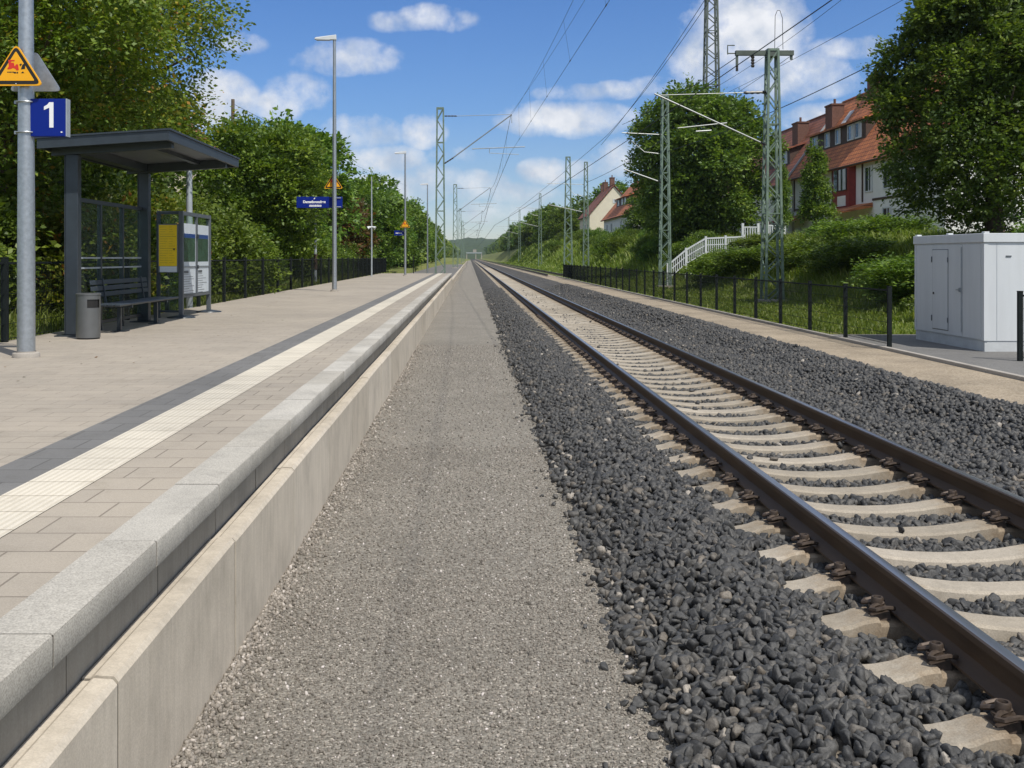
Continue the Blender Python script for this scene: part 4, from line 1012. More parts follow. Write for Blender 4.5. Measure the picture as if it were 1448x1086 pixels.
# ------------------------------------------------------------------ houses
def house(name, label, y0, y1, xf, xb, zb, ze, zr, wall, roofm, windows, dormers, chimneys, gable_win=(), extra=None, over=.45, grp='red roofed houses on the right bank'):
    t = thing(name, (0, 0, 0), label, 'house', grp); xm = (xf + xb) / 2
    P = lambda u, v, a: (u, a, v)
    b = MB(); b.prism([(xf, zb - 3), (xb, zb - 3), (xb, ze), (xm, zr - .15), (xf, ze)], P, y0, y1); b.build('wall', M[wall], t)
    s = (zr - ze) / (xm - xf); th = .18
    b = MB()
    for sg, xe in ((-1, xf - over), (1, xb + over)):
        zl = ze - over * s; e = .16
        if sg == -1: b.prism([(xe, zl), (xm, zr), (xm, zr + th), (xe - .02, zl + th)], P, y0 - .25, y1 + .25)
        else: b.prism([(xm + .002, zr), (xe, zl), (xe + .02, zl + th), (xm + .002, zr + th)], P, y0 - .25, y1 + .25)
    rf = b.build('roof', M[roofm], t)
    b = MB(); zl = ze - over * s; b.path([(xf - over - .06, y0 - .2, zl + .1), (xf - over - .06, y1 + .2, zl + .1)], .07, 8); b.build('gutter', M['timber_brown'], rf)
    b = MB(); b.path([(xm, y0 - .25, zr + th), (xm, y1 + .25, zr + th)], .11, 8); b.build('ridge', M[roofm], rf)
    for (cx, cy, zt, w) in chimneys:
        b = MB(); b.box(cx - w / 2, cx + w / 2, cy - w * .8, cy + w * .8, ze + 1, zt - .12); b.box(cx - w / 2 - .06, cx + w / 2 + .06, cy - w * .8 - .06, cy + w * .8 + .06, zt - .118, zt); b.path([(cx, cy, zt), (cx, cy, zt + .45)], .1, 8); b.build('chimney', M['brick_dark'], rf)
    def win(x, ya, yb, za, zb_, frame='white', axis='x', par=None, bars=1):
        f = MB(); w = .09; e = .06
        def bx(a, c, d, g, o0, o1, mb): 
            if axis == 'x': mb.box(x - o1, x - o0, a, c, d, g)
            else: mb.box(a, c, x - o1, x - o0, d, g)
        bx(ya, yb, za, za + w, .002, e, f); bx(ya, yb, zb_ - w, zb_, .002, e, f); bx(ya, ya + w, za + w, zb_ - w, .002, e, f); bx(yb - w, yb, za + w, zb_ - w, .002, e, f)
        for k in range(bars):
            m = ya + (yb - ya) * (k + 1) / (bars + 1); bx(m - .035, m + .035, za + w, zb_ - w, .002, e - .01, f)
        fo = f.build('window', M[frame], t if par is None else par)
        if par is None:
            g = MB(); bx(ya + .01, yb - .01, za + .01, zb_ - .01, .003, .02, g); g.build('pane', M['pane'], fo)
            g = MB(); bx(ya + w, ya + w + (yb - ya) * .25, za + w, zb_ - w, .0205, .025, g); g.build('curtain', M['curtain'], fo)
    for w_ in windows: win(xf, *w_)
    for (gx0, gx1, gz0, gz1) in gable_win: win(y0, gx0, gx1, gz0, gz1, 'white', 'y')
    for (da, dc, xd, zt, wins) in dormers:      # long shed dormer: front, cheeks, own tiled lid
        zf = ze + (xd - xf) * s + th; xback = xf + (zt + .55 - ze) / s
        b = MB(); b.prism([(xd, zf - .05), (xback, zt + .5), (xd, zt)], P, da, dc); dm = b.build('dormer', M['timber_brown'], t)
        b = MB(); b.prism([(xd - .3, zt - .1), (xback + .35, zt + .62), (xback + .35, zt + .76), (xd - .3, zt + .04)], P, da - .25, dc + .25); b.build('dormer_roof', M[roofm], dm)
        for (a, c) in wins:
            f = MB(); w = .09; x = xd; za, zb_ = zf + .12, zt - .12
            f.box(x - .06, x - .002, a, c, za, za + w); f.box(x - .06, x - .002, a, c, zb_ - w, zb_); f.box(x - .06, x - .002, a, a + w, za + w, zb_ - w); f.box(x - .06, x - .002, c - w, c, za + w, zb_ - w); f.box(x - .02, x - .003, a + .01, c - .01, za + .01, zb_ - .01, 1); f.box(x - .026, x - .021, a + w, (a + c) / 2, za + w, zb_ - w, 2)
            f.build('dormer_window', [M['white'], M['pane'], M['curtain']], dm)
    return t
XF, XB = 26.0, 34.0
tA = house('terraced_house', 'white house with orange tiled roof and red timber bay behind the big right tree', 56, 82, XF, XB, 3.0, 8.75, 14.3, 'render_white', 'tiles',
    [(63.0, 64.3, 6.3, 8.0), (66.0, 67.3, 6.3, 8.0), (75.8, 76.8, 6.4, 8.0), (79, 80, 6.4, 7.9), (75.6, 77.2, 3.4, 5.0), (63, 64.4, 3.4, 5.2)],
    [(69.5, 81.0, 26.9, 11.55, [(70.2, 71.4), (71.6, 72.8), (74.2, 75.2), (76.4, 77.4), (79.0, 80.2)])], [(30.0, 75.6, 15.4, .8), (28.6, 80.2, 14.0, .95)])
def bay(t):
    b = MB(); b.box(25.5, 25.99, 68.9, 71.9, 5.35, 8.3); by = b.build('bay', M['timber_red'], t)
    b = MB(); b.box(25.44, 25.498, 69.2, 70.7, 6.6, 8.1); b.box(25.44, 25.498, 70.9, 71.6, 6.6, 8.1); b.build('bay_pane', M['pane'], by)
    b = MB(); b.box(25.42, 25.44, 69.3, 69.8, 6.65, 8.05); b.box(25.42, 25.44, 70.2, 70.55, 6.65, 8.05); b.build('bay_curtain', M['curtain'], by)
    b = MB(); b.box(25.45, 25.498, 69.4, 70.9, 5.55, 6.25); b.build('white_panel', M['render_white'], by)
    b = MB(); b.hexa([(24.2, 66, 4.95), (25.99, 66, 5.3), (25.99, 74, 5.3), (24.2, 74, 4.95), (24.2, 66, 5.05), (25.99, 66, 5.6), (25.99, 74, 5.6), (24.2, 74, 5.05)]); b.build('porch_roof', M['tiles'], t)
    b = MB(); b.hexa([(24.2, 78, 4.75), (25.99, 78, 5.1), (25.99, 84, 5.1), (24.2, 84, 4.75), (24.2, 78, 4.85), (25.99, 78, 5.4), (25.99, 84, 5.4), (24.2, 84, 4.85)]); b.build('porch_roof', M['tiles_dark'], t)
    for y in (67.6, 73.2, 78.2, 81.8): b = MB(); b.box(25.93, 25.985, y, y + .16, 5.7, 8.7); b.build('timber_strip', M['timber_brown'], t)
    for ya, yb, z in ((60, 66, 5.7), (73.4, 78.18, 5.75), (78.38, 81.78, 5.75)): b = MB(); b.box(25.94, 25.985, ya, yb, z, z + .15); b.build('timber_strip', M['timber_brown'], t)
    for (yy, u) in ((66.5, .55), (71, .62), (77.5, .66)):
        b = MB(); x = 26 + 4 * u; z = 8.75 + 5.55 * u + .2; b.hexa([(x - .35, yy - .4, z - .45), (x + .35, yy - .4, z + .5), (x + .35, yy + .4, z + .5), (x - .35, yy + .4, z - .45), (x - .4, yy - .4, z - .40), (x + .3, yy - .4, z + .56), (x + .3, yy + .4, z + .56), (x - .4, yy + .4, z - .40)]); b.build('skylight', M['curtain'], t)
    b = MB(); xe, ze_ = 25.55, 8.125; b.bar((xe - .05, 82.2, ze_ + .32), (29.95, 82.2, 14.5), .14); b.build('verge_flashing', M['galv_far'], t)
bay(tA)
house('terraced_house', 'farther white house of the row with a darker red roof, left of the orange roof', 82.6, 108, XF, XB, 3.0, 8.5, 13.9, 'render_white', 'tiles_dark',
    [(86, 87.2, 6.2, 7.9), (90, 91.2, 6.2, 7.9), (95, 96.2, 6.2, 7.9), (86, 87.4, 3.4, 5.0)], [(86.0, 92, 26.9, 11.2, [(86.6, 87.8), (88.6, 89.8)])], [(28.6, 88.5, 13.7, .95)])
house('gabled_house', 'cream house with a steep red roof, its gable facing down the track', 180, 196, 21.1, 29.7, 4.8, 9.6, 14.7, 'render_cream', 'tiles_dark',
    [(182, 183.2, 6.4, 8), (186, 187.2, 6.4, 8)], [], [(25.6, 184, 16.4, .8), (25.2, 190, 16.0, .8), (25.2, 194, 15.8, .7)], [(25.2, 25.9, 11.6, 12.3)], over=.4)
house('dormer_house', 'small house with a red dormer roof half hidden by trees before the cream gable', 141, 170, 22.3, 31.5, 4.6, 8.5, 14.0, 'render_white', 'tiles',
    [(160, 161.4, 5.8, 7.4), (165, 166.3, 5.8, 7.4), (150, 151.4, 5.8, 7.4)], [(152, 163, 23.4, 11.2, [(153, 154.6), (156, 157.6), (160, 161.6)])], [(27, 158, 15.4, 1.2)])
house('brown_house', 'house with a brown roof peeping out behind the trees beside the shelter roof', 55, 62, -19.5, -14.9, 2, 8.3, 10.3, 'render_cream', 'tiles_dark', [], [], [], grp=None)

# ------------------------------------------------------------------ white railing on the bank, footbridge far off
def railing():
    t = thing('white_railing', (0, 0, 0), 'white railing climbing the grassy bank to the houses', 'railing')
    pts = [(12.0, 62, .62), (13.1, 62, 1.55), (14.3, 62, 2.25), (16.6, 62, 2.35)]
    b = MB()
    for dz in (.95, .55, .12):
        for p, q in zip(pts, pts[1:]): b.bar((p[0], p[1], p[2] + dz), (q[0], q[1], q[2] + dz), .09 if dz > .9 else .05)
    b.build('handrail', M['white'], t)
    b = MB(); n = 40
    for i in range(n):
        x = 12.0 + 4.6 * i / (n - 1); z = np.interp(x, [p[0] for p in pts], [p[2] for p in pts]); b.bar((x, 62, z + .1), (x, 62, z + .95), .04)
    b.build('balusters', M['white'], t)
    for x in (12.0, 13.1, 14.3, 15.5, 16.6):
        z = float(np.interp(x, [p[0] for p in pts], [p[2] for p in pts])); b = MB(); b.box(x - .06, x + .06, 61.94, 62.06, z - .8, z + 1.08); b.build('post', M['white'], t)
    for (x0, x1, n_) in ((16.4 + 1.2, 18.6, 'short white railing section on the bank top between the climbing railing and the mast'), (19.2, 20.3, 'white gate section on the bank top just left of the T armed mast')):
        z = float(ground_h(x0, 66)) + .05; q = thing('white_railing', (0, 0, 0), n_, 'railing'); b = MB()
        for zz in (.15, .95): b.bar((x0, 66, z + zz), (x1, 66, z + zz), .07)
        b.build('handrail', M['white'], q); b = MB(); k = x0
        while k <= x1: b.bar((k, 66, z), (k, 66, z + .95), .05); k += .16
        b.build('balusters', M['white'], q)
        for x in (x0, x1): b = MB(); b.box(x - .07, x + .07, 65.93, 66.07, z - .4, z + 1.2); b.build('post', M['white'], q)
railing()
def footbridge():
    t = thing('footbridge', (0, 900, 0), 'tiny pale footbridge crossing the tracks at the foot of the far hill', 'bridge')
    b = MB(); b.box(-3, 11, -1.5, 1.5, 5.6, 6.5); b.build('deck', M['galv_far'], t)
    b = MB()
    for x in (-2.5, 5.5, 10.5): b.box(x - .4, x + .4, -1, 1, -.2, 5.38)
    b.build('pier', M['kerb'], t)
    b = MB(); b.box(3, 6, -1.6, 1.6, 6.61, 9); b.build('tower', M['kerb'], t)
footbridge()

# ------------------------------------------------------------------ vegetation
def crown_mesh(name, rx, ry, rz, nclus, nleaf, leaf, mat, seed, lumps=9, lump=.28, twig=.8, shell=.62, droop=0.0, cone=0.0, clumps=70, clump_size=.26, flatten=.72):
    r = np.random.default_rng(seed)
    d = r.normal(size=(nclus, 3)); d /= np.linalg.norm(d, axis=1)[:, None]
    ld = r.normal(size=(lumps, 3)); ld /= np.linalg.norm(ld, axis=1)[:, None]; la = r.uniform(.4, 1, lumps)
    c = np.clip(d @ ld.T, 0, 1) ** 5; env = 1 - lump * .5 + lump * (c * la).max(1)
    ld2 = r.normal(size=(60, 3)); ld2 /= np.linalg.norm(ld2, axis=1)[:, None]
    c2 = np.clip(d @ ld2.T, 0, 1) ** 20; env += lump * .85 * (c2.max(1) - .55)
    R3 = np.array([rx, ry, rz])
    nb = int(clumps); bd = d[:nb]; br = (.72 + .26 * r.random(nb)) * env[:nb]; BC = bd * br[:, None] * R3      # boughs: separate leafy clumps with gaps between
    which = r.integers(0, nb, nclus); d2 = r.normal(size=(nclus, 3)); d2 += bd[which] * .75 + np.array([0, 0, .35]); d2 /= np.linalg.norm(d2, axis=1)[:, None]
    bs = clump_size * (rx * ry * rz) ** (1 / 3) * r.uniform(.7, 1.25, nb)
    P = BC[which] + d2 * (bs[which] * (.45 + .55 * r.random(nclus)))[:, None] * np.array([1.1, 1.1, flatten])
    inner = r.random(nclus) < .2; Pin = d * ((.25 + .55 * r.random(nclus)) * env)[:, None] * R3
    P = np.where(inner[:, None], Pin, P); d = np.where(inner[:, None], d, d2)
    if cone:
        k = 1 - cone * np.clip((P[:, 2] / rz + 1) / 2, 0, 1); P[:, :2] *= k[:, None]
    # twig axis: outward, a little up or drooping
    ax = d * np.array([1, 1, .5]) + r.normal(0, .35, d.shape) + np.array([0, 0, .18 - droop]); ax /= np.linalg.norm(ax, axis=1)[:, None]
    up = np.tile([0., 0, 1.], (nclus, 1)) + r.normal(0, .28, d.shape) + d * .35
    side = np.cross(ax, up); side /= np.linalg.norm(side, axis=1)[:, None] + 1e-9; nrm = np.cross(side, ax)
    tw = twig * r.uniform(.55, 1.25, nclus)
    t = (np.arange(nleaf) + .5) / nleaf
    sgn = np.where(np.arange(nleaf) % 2 == 0, 1., -1.)
    L = nclus * nleaf; ci = np.repeat(np.arange(nclus), nleaf)
    tt = np.tile(t, nclus) + r.normal(0, .06, L); sg = np.tile(sgn, nclus)
    spread = (.18 + .32 * np.sin(np.clip(tt, 0, 1) * math.pi)) * tw[ci] * r.uniform(.3, 1.1, L)
    base = P[ci] + ax[ci] * (tt * tw[ci])[:, None] + side[ci] * (sg * spread)[:, None] + nrm[ci] * r.normal(0, .10, L)[:, None] * tw[ci][:, None]
    base[:, 2] -= (.12 + droop * .5) * tw[ci] * tt ** 2
    la_ = ax[ci] * .55 + side[ci] * (sg * .75)[:, None] + r.normal(0, .35, (L, 3)); la_ /= np.linalg.norm(la_, axis=1)[:, None]
    ln = nrm[ci] + r.normal(0, .42, (L, 3)); lw = np.cross(la_, ln); lw /= np.linalg.norm(lw, axis=1)[:, None] + 1e-9
    ln = np.cross(lw, la_)
    s = leaf * r.uniform(.7, 1.25, L)
    a = base; b = base + la_ * (s * .45)[:, None] + lw * (s * .30)[:, None] + ln * (s * .07)[:, None]
    c = base + la_ * s[:, None] - ln * (s * .10)[:, None]; e = base + la_ * (s * .45)[:, None] - lw * (s * .30)[:, None] + ln * (s * .07)[:, None]
    V = np.stack([a, b, c, e], 1).reshape(-1, 3); FA = np.arange(L * 4).reshape(-1, 4)
    ct = r.beta(2.2, 2.2, nclus); tone = np.clip(ct[ci] + r.normal(0, .13, L), 0, 1)
    return np_mesh(name, V, FA, mat, np.repeat(tone, 4))
def trunk_mesh(h, r0, crown_z, rx, rz, seed, limbs=8, lean=.0):
    r = random.Random(seed); b = MB(); pts = []; rs = []
    n = 7
    for i in range(n):
        s = i / (n - 1); pts.append((math.sin(s * 3 + seed) * .12 * h * .15 + lean * s, math.cos(s * 2.3 + seed) * .1 * h * .15, h * s)); rs.append(r0 * (1.25 if i == 0 else 1) * (1 - .72 * s))
    b.path(pts, rs, 10)
    for k in range(limbs):
        s = r.uniform(.35, .95); p = Vector(pts[min(n - 1, int(s * (n - 1)))]); a = r.uniform(0, 6.28)
        l = rx * r.uniform(.55, .95); q = p + Vector((math.cos(a) * l, math.sin(a) * l, l * r.uniform(.35, .9)))
        m = p.lerp(q, .5) + Vector((r.uniform(-.1, .1) * l, r.uniform(-.1, .1) * l, r.uniform(0, .15) * l)); rr = r0 * (1 - .6 * s) * .5
        b.path([p, m, q], [rr, rr * .65, rr * .2], 6)
        for _ in range(2):
            q2 = m + Vector((r.uniform(-1, 1), r.uniform(-1, 1), r.uniform(.1, .8))) * l * .45; b.path([m, q2], [rr * .45, rr * .12], 5)
    return b.mesh('trunk', M['bark'], 40)
def make_tree(name, loc, label, cat, cm, tm, cz, group=None, rz=0, sc=1):
    t = thing(name, loc, label, cat, group, rz); t.scale = (sc, sc, sc) if isinstance(sc, (int, float)) else sc
    c = link('crown', cm, t); c.location = (0, 0, cz); link('trunk', tm, t); return t
def gz(x, y): return float(ground_h(x, y))
# big feathery tree on the left behind the shelter
make_tree('big_leafy_tree', (-9.35, 20.6, gz(-9.35, 20.6)), 'huge broad tree filling the upper left corner behind the shelter', 'tree',
          crown_mesh('big_crown', 3.55, 3.9, 5.6, 6800, 30, .105, M['leaf_yellow'], 21, 12, .30, .8, .6, .12, 0, 110, .22, .5), trunk_mesh(9.5, .26, 7, 4.2, 5, 3, 12), 7.2, 'trees behind the platform fence')
make_tree('big_leafy_tree', (-12.5, 27, gz(-12.5, 27)), 'tall dark tree behind the left shelter post, in the shade of the huge one', 'tree',
          crown_mesh('back_crown', 3.8, 4.2, 5.0, 2200, 20, .16, M['leaf_mid'], 22, 10, .28, 1.0, .5, .1), trunk_mesh(7.5, .22, 6, 3.5, 4, 5, 9), 5.6, 'trees behind the platform fence')
make_tree('round_leafy_tree', (-8.9, 45, gz(-8.9, 45)), 'bushy round green tree between the shelter and the station name sign', 'tree',
          crown_mesh('round_crown', 2.1, 2.4, 3.1, 2000, 20, .17, M['leaf_mid'], 23, 14, .34, .7, .6, 0, 0, 70, .24, .8), trunk_mesh(5, .2, 4.5, 2.0, 3, 7, 9), 3.9, 'trees behind the platform fence')
# right hand big trees
make_tree('big_maple', (17.6, 34.5, gz(17.6, 34.5)), 'huge dense dark green tree on the bank behind the white cabin', 'tree',
          crown_mesh('maple_crown', 4.15, 4.0, 5.3, 5600, 24, .15, M['leaf_dark'], 31, 16, .36, .62, .62, 0, .62, 120, .22, .8), trunk_mesh(8.0, .28, 6, 3, 5, 9, 12), 5.7, 'trees on the right bank')
make_tree('round_leafy_tree', (17.4, 78, gz(17.4, 78)), 'tall round dark green tree left of the houses behind the lattice masts', 'tree',
          crown_mesh('dense_crown', 4.7, 4.8, 5.4, 4400, 18, .27, M['leaf_dark'], 32, 18, .26, .95, .66, 0, 0, 110, .21, .8), trunk_mesh(9, .3, 6, 5, 6, 11, 10), 5.9, 'trees on the right bank')
# shared kinds for the rows further off
kinds = []
for k, (mat, sd, rx, rz) in enumerate((('leaf_mid', 41, 2.9, 3.6), ('leaf_dark', 42, 3.1, 4.0), ('leaf_mid', 43, 2.5, 4.2), ('leaf_bright', 44, 2.6, 3.0), ('leaf_red', 45, 2.2, 2.8))):
    kinds.append((crown_mesh('row_crown', rx, rx * 1.05, rz, 1100, 13, .32, M[mat], sd, 12, .34, .8, .6, 0, 0, 40, .30, .8), trunk_mesh(rz * 1.5, .17, rz, rx, rz, sd, 6), rz * 1.02))
far_kinds = []
for k, (mat, sd, rx, rz) in enumerate((('leaf_mid', 51, 3.4, 4.6), ('leaf_dark', 52, 3.6, 4.9), ('leaf_dark', 53, 3.0, 5.2))):
    far_kinds.append((crown_mesh('far_crown', rx, rx, rz, 620, 10, .58, M[mat], sd, 12, .34, 1.1, .6, 0, 0, 30, .32, .85), trunk_mesh(rz * 1.5, .2, rz, rx, rz, sd, 4), rz * .98))
def plant_tree(k, x, y, label, group, sc=1.0, far=False, name='row_tree'):
    cm, tm, cz = (far_kinds if far else kinds)[k]
    return make_tree(name, (x, y, gz(x, y) - .1), label, 'tree', cm, tm, cz, group, random.uniform(0, 6.28), (sc * random.uniform(.92, 1.08), sc * random.uniform(.92, 1.08), sc))
GL = 'trees behind the platform fence'
rt = random.Random(5)
plant_tree(4, -9.6, 71, 'reddish brown leaved tree in the row behind the left fence', GL, .98, name='red_leaved_tree')
plant_tree(2, -10.3, 60, 'slender pointed green tree left of the reddish one behind the fence', GL, 1.04, name='pointed_tree')
plant_tree(1, -8.4, 84, 'dark tree just right of the reddish tree behind the fence', GL, .9)
plant_tree(0, -12.0, 52, 'pale green tree filling the gap beyond the round tree on the left', GL, 1.0)
plant_tree(1, -13.5, 36, 'dark tree deep behind the round tree and the wooden utility pole', GL, .95)
plant_tree(3, -15.5, 40, 'bright tree far back between the huge tree and the round tree', GL, .9)
y = 94
while y < 200:
    plant_tree(rt.choice((0, 1, 2, 0)), -8.2 - rt.uniform(0, 2.2) - (y - 94) * .012, y, 'green tree in the row running down to the hill on the left', GL, rt.uniform(.84, 1.02)); 
    plant_tree(rt.choice((0, 1, 2)), -14.5 - rt.uniform(0, 3), y + 3, 'green tree in the row running down to the hill on the left', GL, rt.uniform(.95, 1.15)); y += rt.uniform(6, 8)
y = 205
while y < 430:
    plant_tree(rt.randint(0, 2), -9.5 - rt.uniform(0, 3) - (y - 205) * .015, y, 'distant green tree in the row left of the masts', GL, rt.uniform(.8, 1.0), True); y += rt.uniform(8, 11)
GR = 'trees on the right bank'
for (k, x, y, sc, lab) in ((1, 25, 130, .95, 'dark tree between the round tree and the dormer house'), (1, 19.2, 112, .62, 'bushy dark tree at the foot of the cream gabled house, right part'), (0, 24.5, 122, .7, 'lower green tree in front of the dormer house'), (1, 21.2, 104, .85, 'dark tree touching the left edge of the tall round tree'),
                           (0, 37, 112, 1.55, 'tall pale tree showing above the roofs of the white houses'), (0, 41, 120, 1.6, 'second tall pale tree above the roofs of the white houses'), (1, 36, 150, 1.1, 'green tree behind the cream gabled house')):
    plant_tree(k, x, y, lab, GR, sc)
for (x, y, sc) in ((18.6, 205, .78), (17.6, 222, .8), (20.5, 232, .9), (18, 246, .85), (20, 262, .95)): plant_tree(rt.randint(0, 2), x, y, 'green tree on the right bank left of the cream gabled house', GR, sc, True)
y = 275
while y < 520:
    plant_tree(rt.randint(0, 2), 18.5 + rt.uniform(0, 4), y, 'distant green tree lining the right side of the line', GR, rt.uniform(.85, 1.1), True); y += rt.uniform(8, 12)
y = 215
while y < 460:
    plant_tree(rt.randint(0, 2), 27 + rt.uniform(0, 8), y, 'distant green tree lining the right side of the line', GR, rt.uniform(1.0, 1.25), True); y += rt.uniform(12, 17)
# narrow conifers before the white house
cc = crown_mesh('narrow_crown', 1.0, 1.0, 2.6, 1000, 12, .15, M['leaf_dark'], 61, 14, .5, .4, .5, .0, .8, 50, .2, .7); ct = trunk_mesh(4.2, .09, 2, .4, 2, 3, 2)
make_tree('narrow_conifer', (19.4, 57.5, gz(19.4, 57.5) - .2), 'narrow dark conifer in front of the red timber bay of the white house', 'tree', cc, ct, 2.6, None, .5, (.95, .95, 1.15))
make_tree('narrow_conifer', (18.6, 61, gz(18.6, 61) - .2), 'slimmer conifer left of the other, close behind the T armed mast', 'tree', cc, ct, 2.6, None, 2, (.55, .55, .98))
# shrubs
sh = [crown_mesh('shrub', 1.25, 1.15, .95, 1000, 16, .105, M[m], s, 12, .36, .42, .5, 0, 0, 30, .32) for m, s in (('leaf_bright', 71), ('leaf_mid', 72), ('leaf_dark', 73))]
shf = [crown_mesh('shrub', 1.15, 1.1, 1.1, 850, 18, .10, M[m], s, 12, .36, .45, .5, .1, 0, 26, .34) for m, s in (('leaf_bright', 74), ('leaf_yellow', 75), ('leaf_mid', 76))]
def shrub(me, x, y, label, group, sc=1.0, name='shrub', dz=.55):
    o = tag(link(name, me), label, 'shrub', group); o.location = (x, y, gz(x, y) + dz * (sc if isinstance(sc, (int, float)) else sc[2])); o.rotation_euler = (0, 0, random.uniform(0, 6.28))
    o.scale = (sc, sc, sc) if isinstance(sc, (int, float)) else sc; return o
GS = 'shrubs behind the platform fence'
for (k, x, y, sc, lab) in ((0, -8.6, 31.5, 1.5, 'bright green shrub right of the information case behind the fence'), (1, -9.3, 27.5, 1.5, 'yellowish green shrub seen over the information case'), (0, -10.4, 35, 1.7, 'bright shrub at the foot of the round left tree'), (2, -8.4, 24.0, 1.3, 'green shrub behind the glass wall of the shelter, farther one'),
                           (1, -7.9, 20.4, 1.2, 'feathery shrub behind the glass wall of the shelter, nearer one'), (2, -9.6, 17.6, 1.35, 'green shrub beside the trunk of the huge left tree'), (1, -11.5, 22, 1.8, 'shrub in the shade under the huge left tree'), (0, -10.6, 18, 1.6, 'pale shrub left of the near shelter post'), (2, -11.8, 30, 1.9, 'tall dark shrub between the shelter and the dark tree'), (2, -9.4, 39.5, 1.4, 'shrub below the station name sign at the fence')):
    shrub(shf[k], x, y, lab, GS, sc)
for i, y in enumerate(np.arange(50, 92, 4.2)):
    shrub(sh[i % 3], -8.6 - rt.uniform(0, 1), y, 'green shrub in the hedge line behind the dark left fence', GS, rt.uniform(1.1, 1.5))
for i in range(10): shrub(sh[1 + i % 2], -9.5 - rt.uniform(0, 4), 95 + i * 9, 'shrub under the trees beyond the platform end', GS, rt.uniform(1.3, 1.8))
GB = 'shrubs on the right bank'
for (k, x, y, sc, lab) in ((2, 15.4, 27.6, (1.5, 1.3, .7), 'dark clipped shrub on the bank under the big tree, left of the cabin'), (2, 17.4, 28.6, (1.4, 1.3, .95), 'dark clipped shrub on the bank directly behind the cabin'), (1, 14.2, 31.5, (1.5, 1.4, .7), 'rounded shrub between the mesh fence and the big tree'), (0, 13.6, 27.2, (1.0, .9, .6), 'bright leafy shrub low on the bank left of the cabin'), (0, 14.8, 25.2, (.9, .9, .75), 'arching pale shrub close to the cabin wall'),
                           (1, 15.2, 41, (1.5, 1.5, .6), 'shrub on the slope right of the T armed mast'), (0, 15.4, 46, (1.5, 1.4, .6), 'bright shrub on the slope behind the T armed mast'), (1, 14.9, 51, (1.6, 1.5, .55), 'green shrub on the slope left of the T armed mast'), (0, 13.7, 55, (1.4, 1.3, 1.0), 'bright shrub below the white railing'), (2, 16.6, 57, (1.4, 1.4, .5), 'dark shrub right of the white railing'),
                           (1, 18.6, 47, (1.8, 1.6, .65), 'reddish tinted hedge shrub before the white house'), (2, 19.4, 52, (1.8, 1.8, .6), 'dark garden shrub at the wall of the white house')):
    shrub(sh[k], x, y, lab, GB, sc)
for i, y in enumerate(np.arange(64, 118, 3.6)):
    shrub(sh[(1, 2, 0, 2)[i % 4]], 14.6 + rt.uniform(0, 3), y, 'shrub on the bank below the round tree and the far houses', GB, rt.uniform(.7, 1.15))
for i, y in enumerate(np.arange(120, 200, 7)): shrub(sh[i % 3], 16 + rt.uniform(0, 4), y, 'shrub at the top of the far grassy bank', GB, rt.uniform(.7, 1.1))
# grass
def grass(name, label, n, xf, y0, y1, h0, h1, seed, patch=.5):
    r = np.random.default_rng(seed)
    Y = y0 * (y1 / y0) ** r.random(n); x0, x1 = xf; X = x0 + (x1 - x0) * r.random(n)
    pn = np.sin(X * 2.1 + Y * .9) * np.sin(X * .9 - Y * 1.7) + r.normal(0, .5, n); k = pn > -patch; X, Y, pn = X[k], Y[k], pn[k]; n = len(X)
    slope = np.clip((X - 11.5) / 3, 0, 1) if x0 > 0 else np.clip((-X - 7) / 3, 0, 1)
    H = (h0 + (h1 - h0) * r.random(n) ** 1.5) * (.45 + .9 * slope) * (1 + .25 * np.clip(pn, -1, 1)); a = r.uniform(0, 6.28, n); w = .006 + .0005 * Y
    Z = ground_h(X, Y) - .01
    lx, ly = np.cos(a), np.sin(a); be = H * r.uniform(.2, .75, n); t2 = r.uniform(0, 6.28, n)
    B0 = np.stack([X - lx * w, Y - ly * w, Z], -1); B1 = np.stack([X + lx * w, Y + ly * w, Z], -1)
    mx, my = X + np.cos(t2) * be * .35, Y + np.sin(t2) * be * .35; zm = Z + H * .65
    M0 = np.stack([mx + lx * w * .7, my + ly * w * .7, zm], -1); M1 = np.stack([mx - lx * w * .7, my - ly * w * .7, zm], -1)
    T0 = np.stack([X + np.cos(t2) * be, Y + np.sin(t2) * be, Z + H * .9], -1)
    V = np.stack([B0, B1, M0, M1, T0], 1).reshape(-1, 3); i = np.arange(n) * 5
    FA = np.concatenate([np.stack([i, i + 1, i + 2], -1), np.stack([i, i + 2, i + 3], -1), np.stack([i + 3, i + 2, i + 4], -1)])
    tag(link(name, np_mesh(name, V, FA, M['blade'], np.repeat(np.clip(r.beta(2, 2.4, n), 0, 1), 5))), label, 'grass', kind='stuff')
grass('bank_grass', 'rough green grass growing on the right bank behind the mesh fence', 90000, (8.4, 18.5), 23.5, 80, .10, .42, 81)
grass('far_bank_grass', 'grass on the far part of the right bank below the cream house', 60000, (9, 21), 75, 330, .3, .8, 83)
grass('fence_grass', 'grass growing behind the platform fence', 36000, (-11, -6.32), 9, 70, .10, .5, 82)
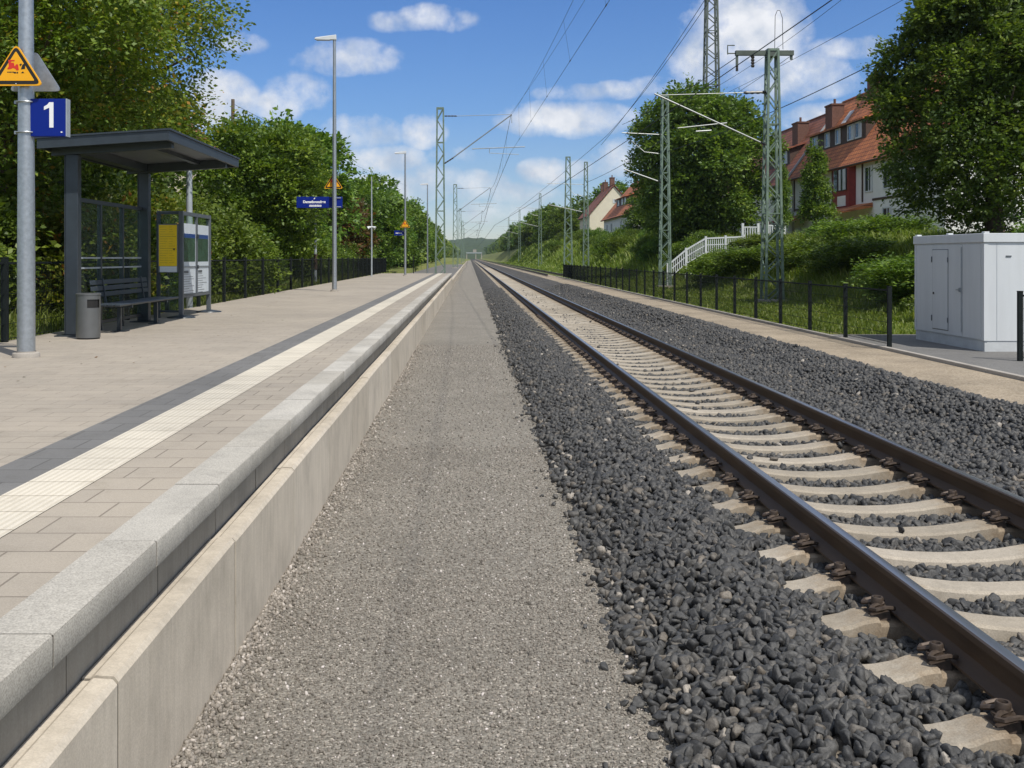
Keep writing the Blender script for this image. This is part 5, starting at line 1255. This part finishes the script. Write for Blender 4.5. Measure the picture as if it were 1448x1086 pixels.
def fallen():
    r = np.random.default_rng(90); n = 90
    X = r.uniform(-6.1, -3.2, n); Y = r.uniform(9, 30, n); s = r.uniform(.012, .03, n); a = r.uniform(0, 6.28, n)
    c = np.stack([X, Y, np.full(n, ZP + .006)], -1); u = np.stack([np.cos(a), np.sin(a), r.uniform(-.1, .3, n)], -1) * s[:, None]; v = np.stack([-np.sin(a), np.cos(a), r.uniform(-.1, .3, n)], -1) * s[:, None] * .5
    V = np.stack([c - u, c - v, c + u, c + v], 1).reshape(-1, 3); V[:, 2] = np.maximum(V[:, 2], ZP + .004)
    tag(link('fallen_leaves', np_mesh('fallen_leaves', V, np.arange(n * 4).reshape(-1, 4), M['leaf_red'], np.repeat(r.random(n), 4))), 'scattered dry leaves lying on the platform paving', 'leaves', kind='stuff')
fallen()
# far woods closing the view on both sides
def woods():
    r = np.random.default_rng(95); n = 2600
    Y = 440 * (1500 / 440) ** r.random(n); side = np.where(r.random(n) < .5, -1, 1)
    X = np.where(side < 0, -16 - r.random(n) ** 1.5 * 160, 24 + r.random(n) ** 1.5 * 200)
    V0 = []; T0 = []; m = 16
    hz = r.uniform(7, 13, n) + .02 * np.abs(X)
    d = r.normal(size=(n, m, 3)); d /= np.linalg.norm(d, axis=2)[:, :, None]
    ctr = np.stack([X, Y, ground_h(X, Y) + hz * .52], -1)
    p = ctr[:, None, :] + d * np.stack([hz * .42, hz * .42, hz * .5], -1)[:, None, :]
    s = r.uniform(1.2, 2.6, (n, m))
    a = r.normal(size=(n, m, 3)); a /= np.linalg.norm(a, axis=2)[:, :, None]; bb = np.cross(a, d); bb /= np.linalg.norm(bb, axis=2)[:, :, None]
    a = np.cross(bb, d)
    V = np.stack([p - a * s[..., None], p - bb * s[..., None], p + a * s[..., None], p + bb * s[..., None]], 2).reshape(-1, 3)
    tone = np.clip(np.repeat(r.beta(2, 2, n), m) + r.normal(0, .15, n * m), 0, 1)
    tag(link('distant_woods', np_mesh('distant_woods', V, np.arange(len(V)).reshape(-1, 4), M['leaf_dark'], np.repeat(tone, 4))), 'far off woods merging into one green mass on both sides of the line', 'woods', kind='stuff')
woods()
# ------------------------------------------------------------------ air
def haze():
    b = MB(); b.box(-1100, 1100, -60, 3000, -8, 260); m = bpy.data.materials.new('haze'); m.use_nodes = True; nt = m.node_tree; nt.nodes.clear()
    o = nt.nodes.new('ShaderNodeOutputMaterial'); v = nt.nodes.new('ShaderNodeVolumePrincipled'); v.inputs['Color'].default_value = (.72, .84, 1, 1); v.inputs['Density'].default_value = .00011
    v.inputs['Anisotropy'].default_value = .3
    nt.links.new(v.outputs[0], o.inputs['Volume']); tag(b.build('haze', m), 'thin bluish summer haze in the distance', 'haze', kind='stuff')
haze()
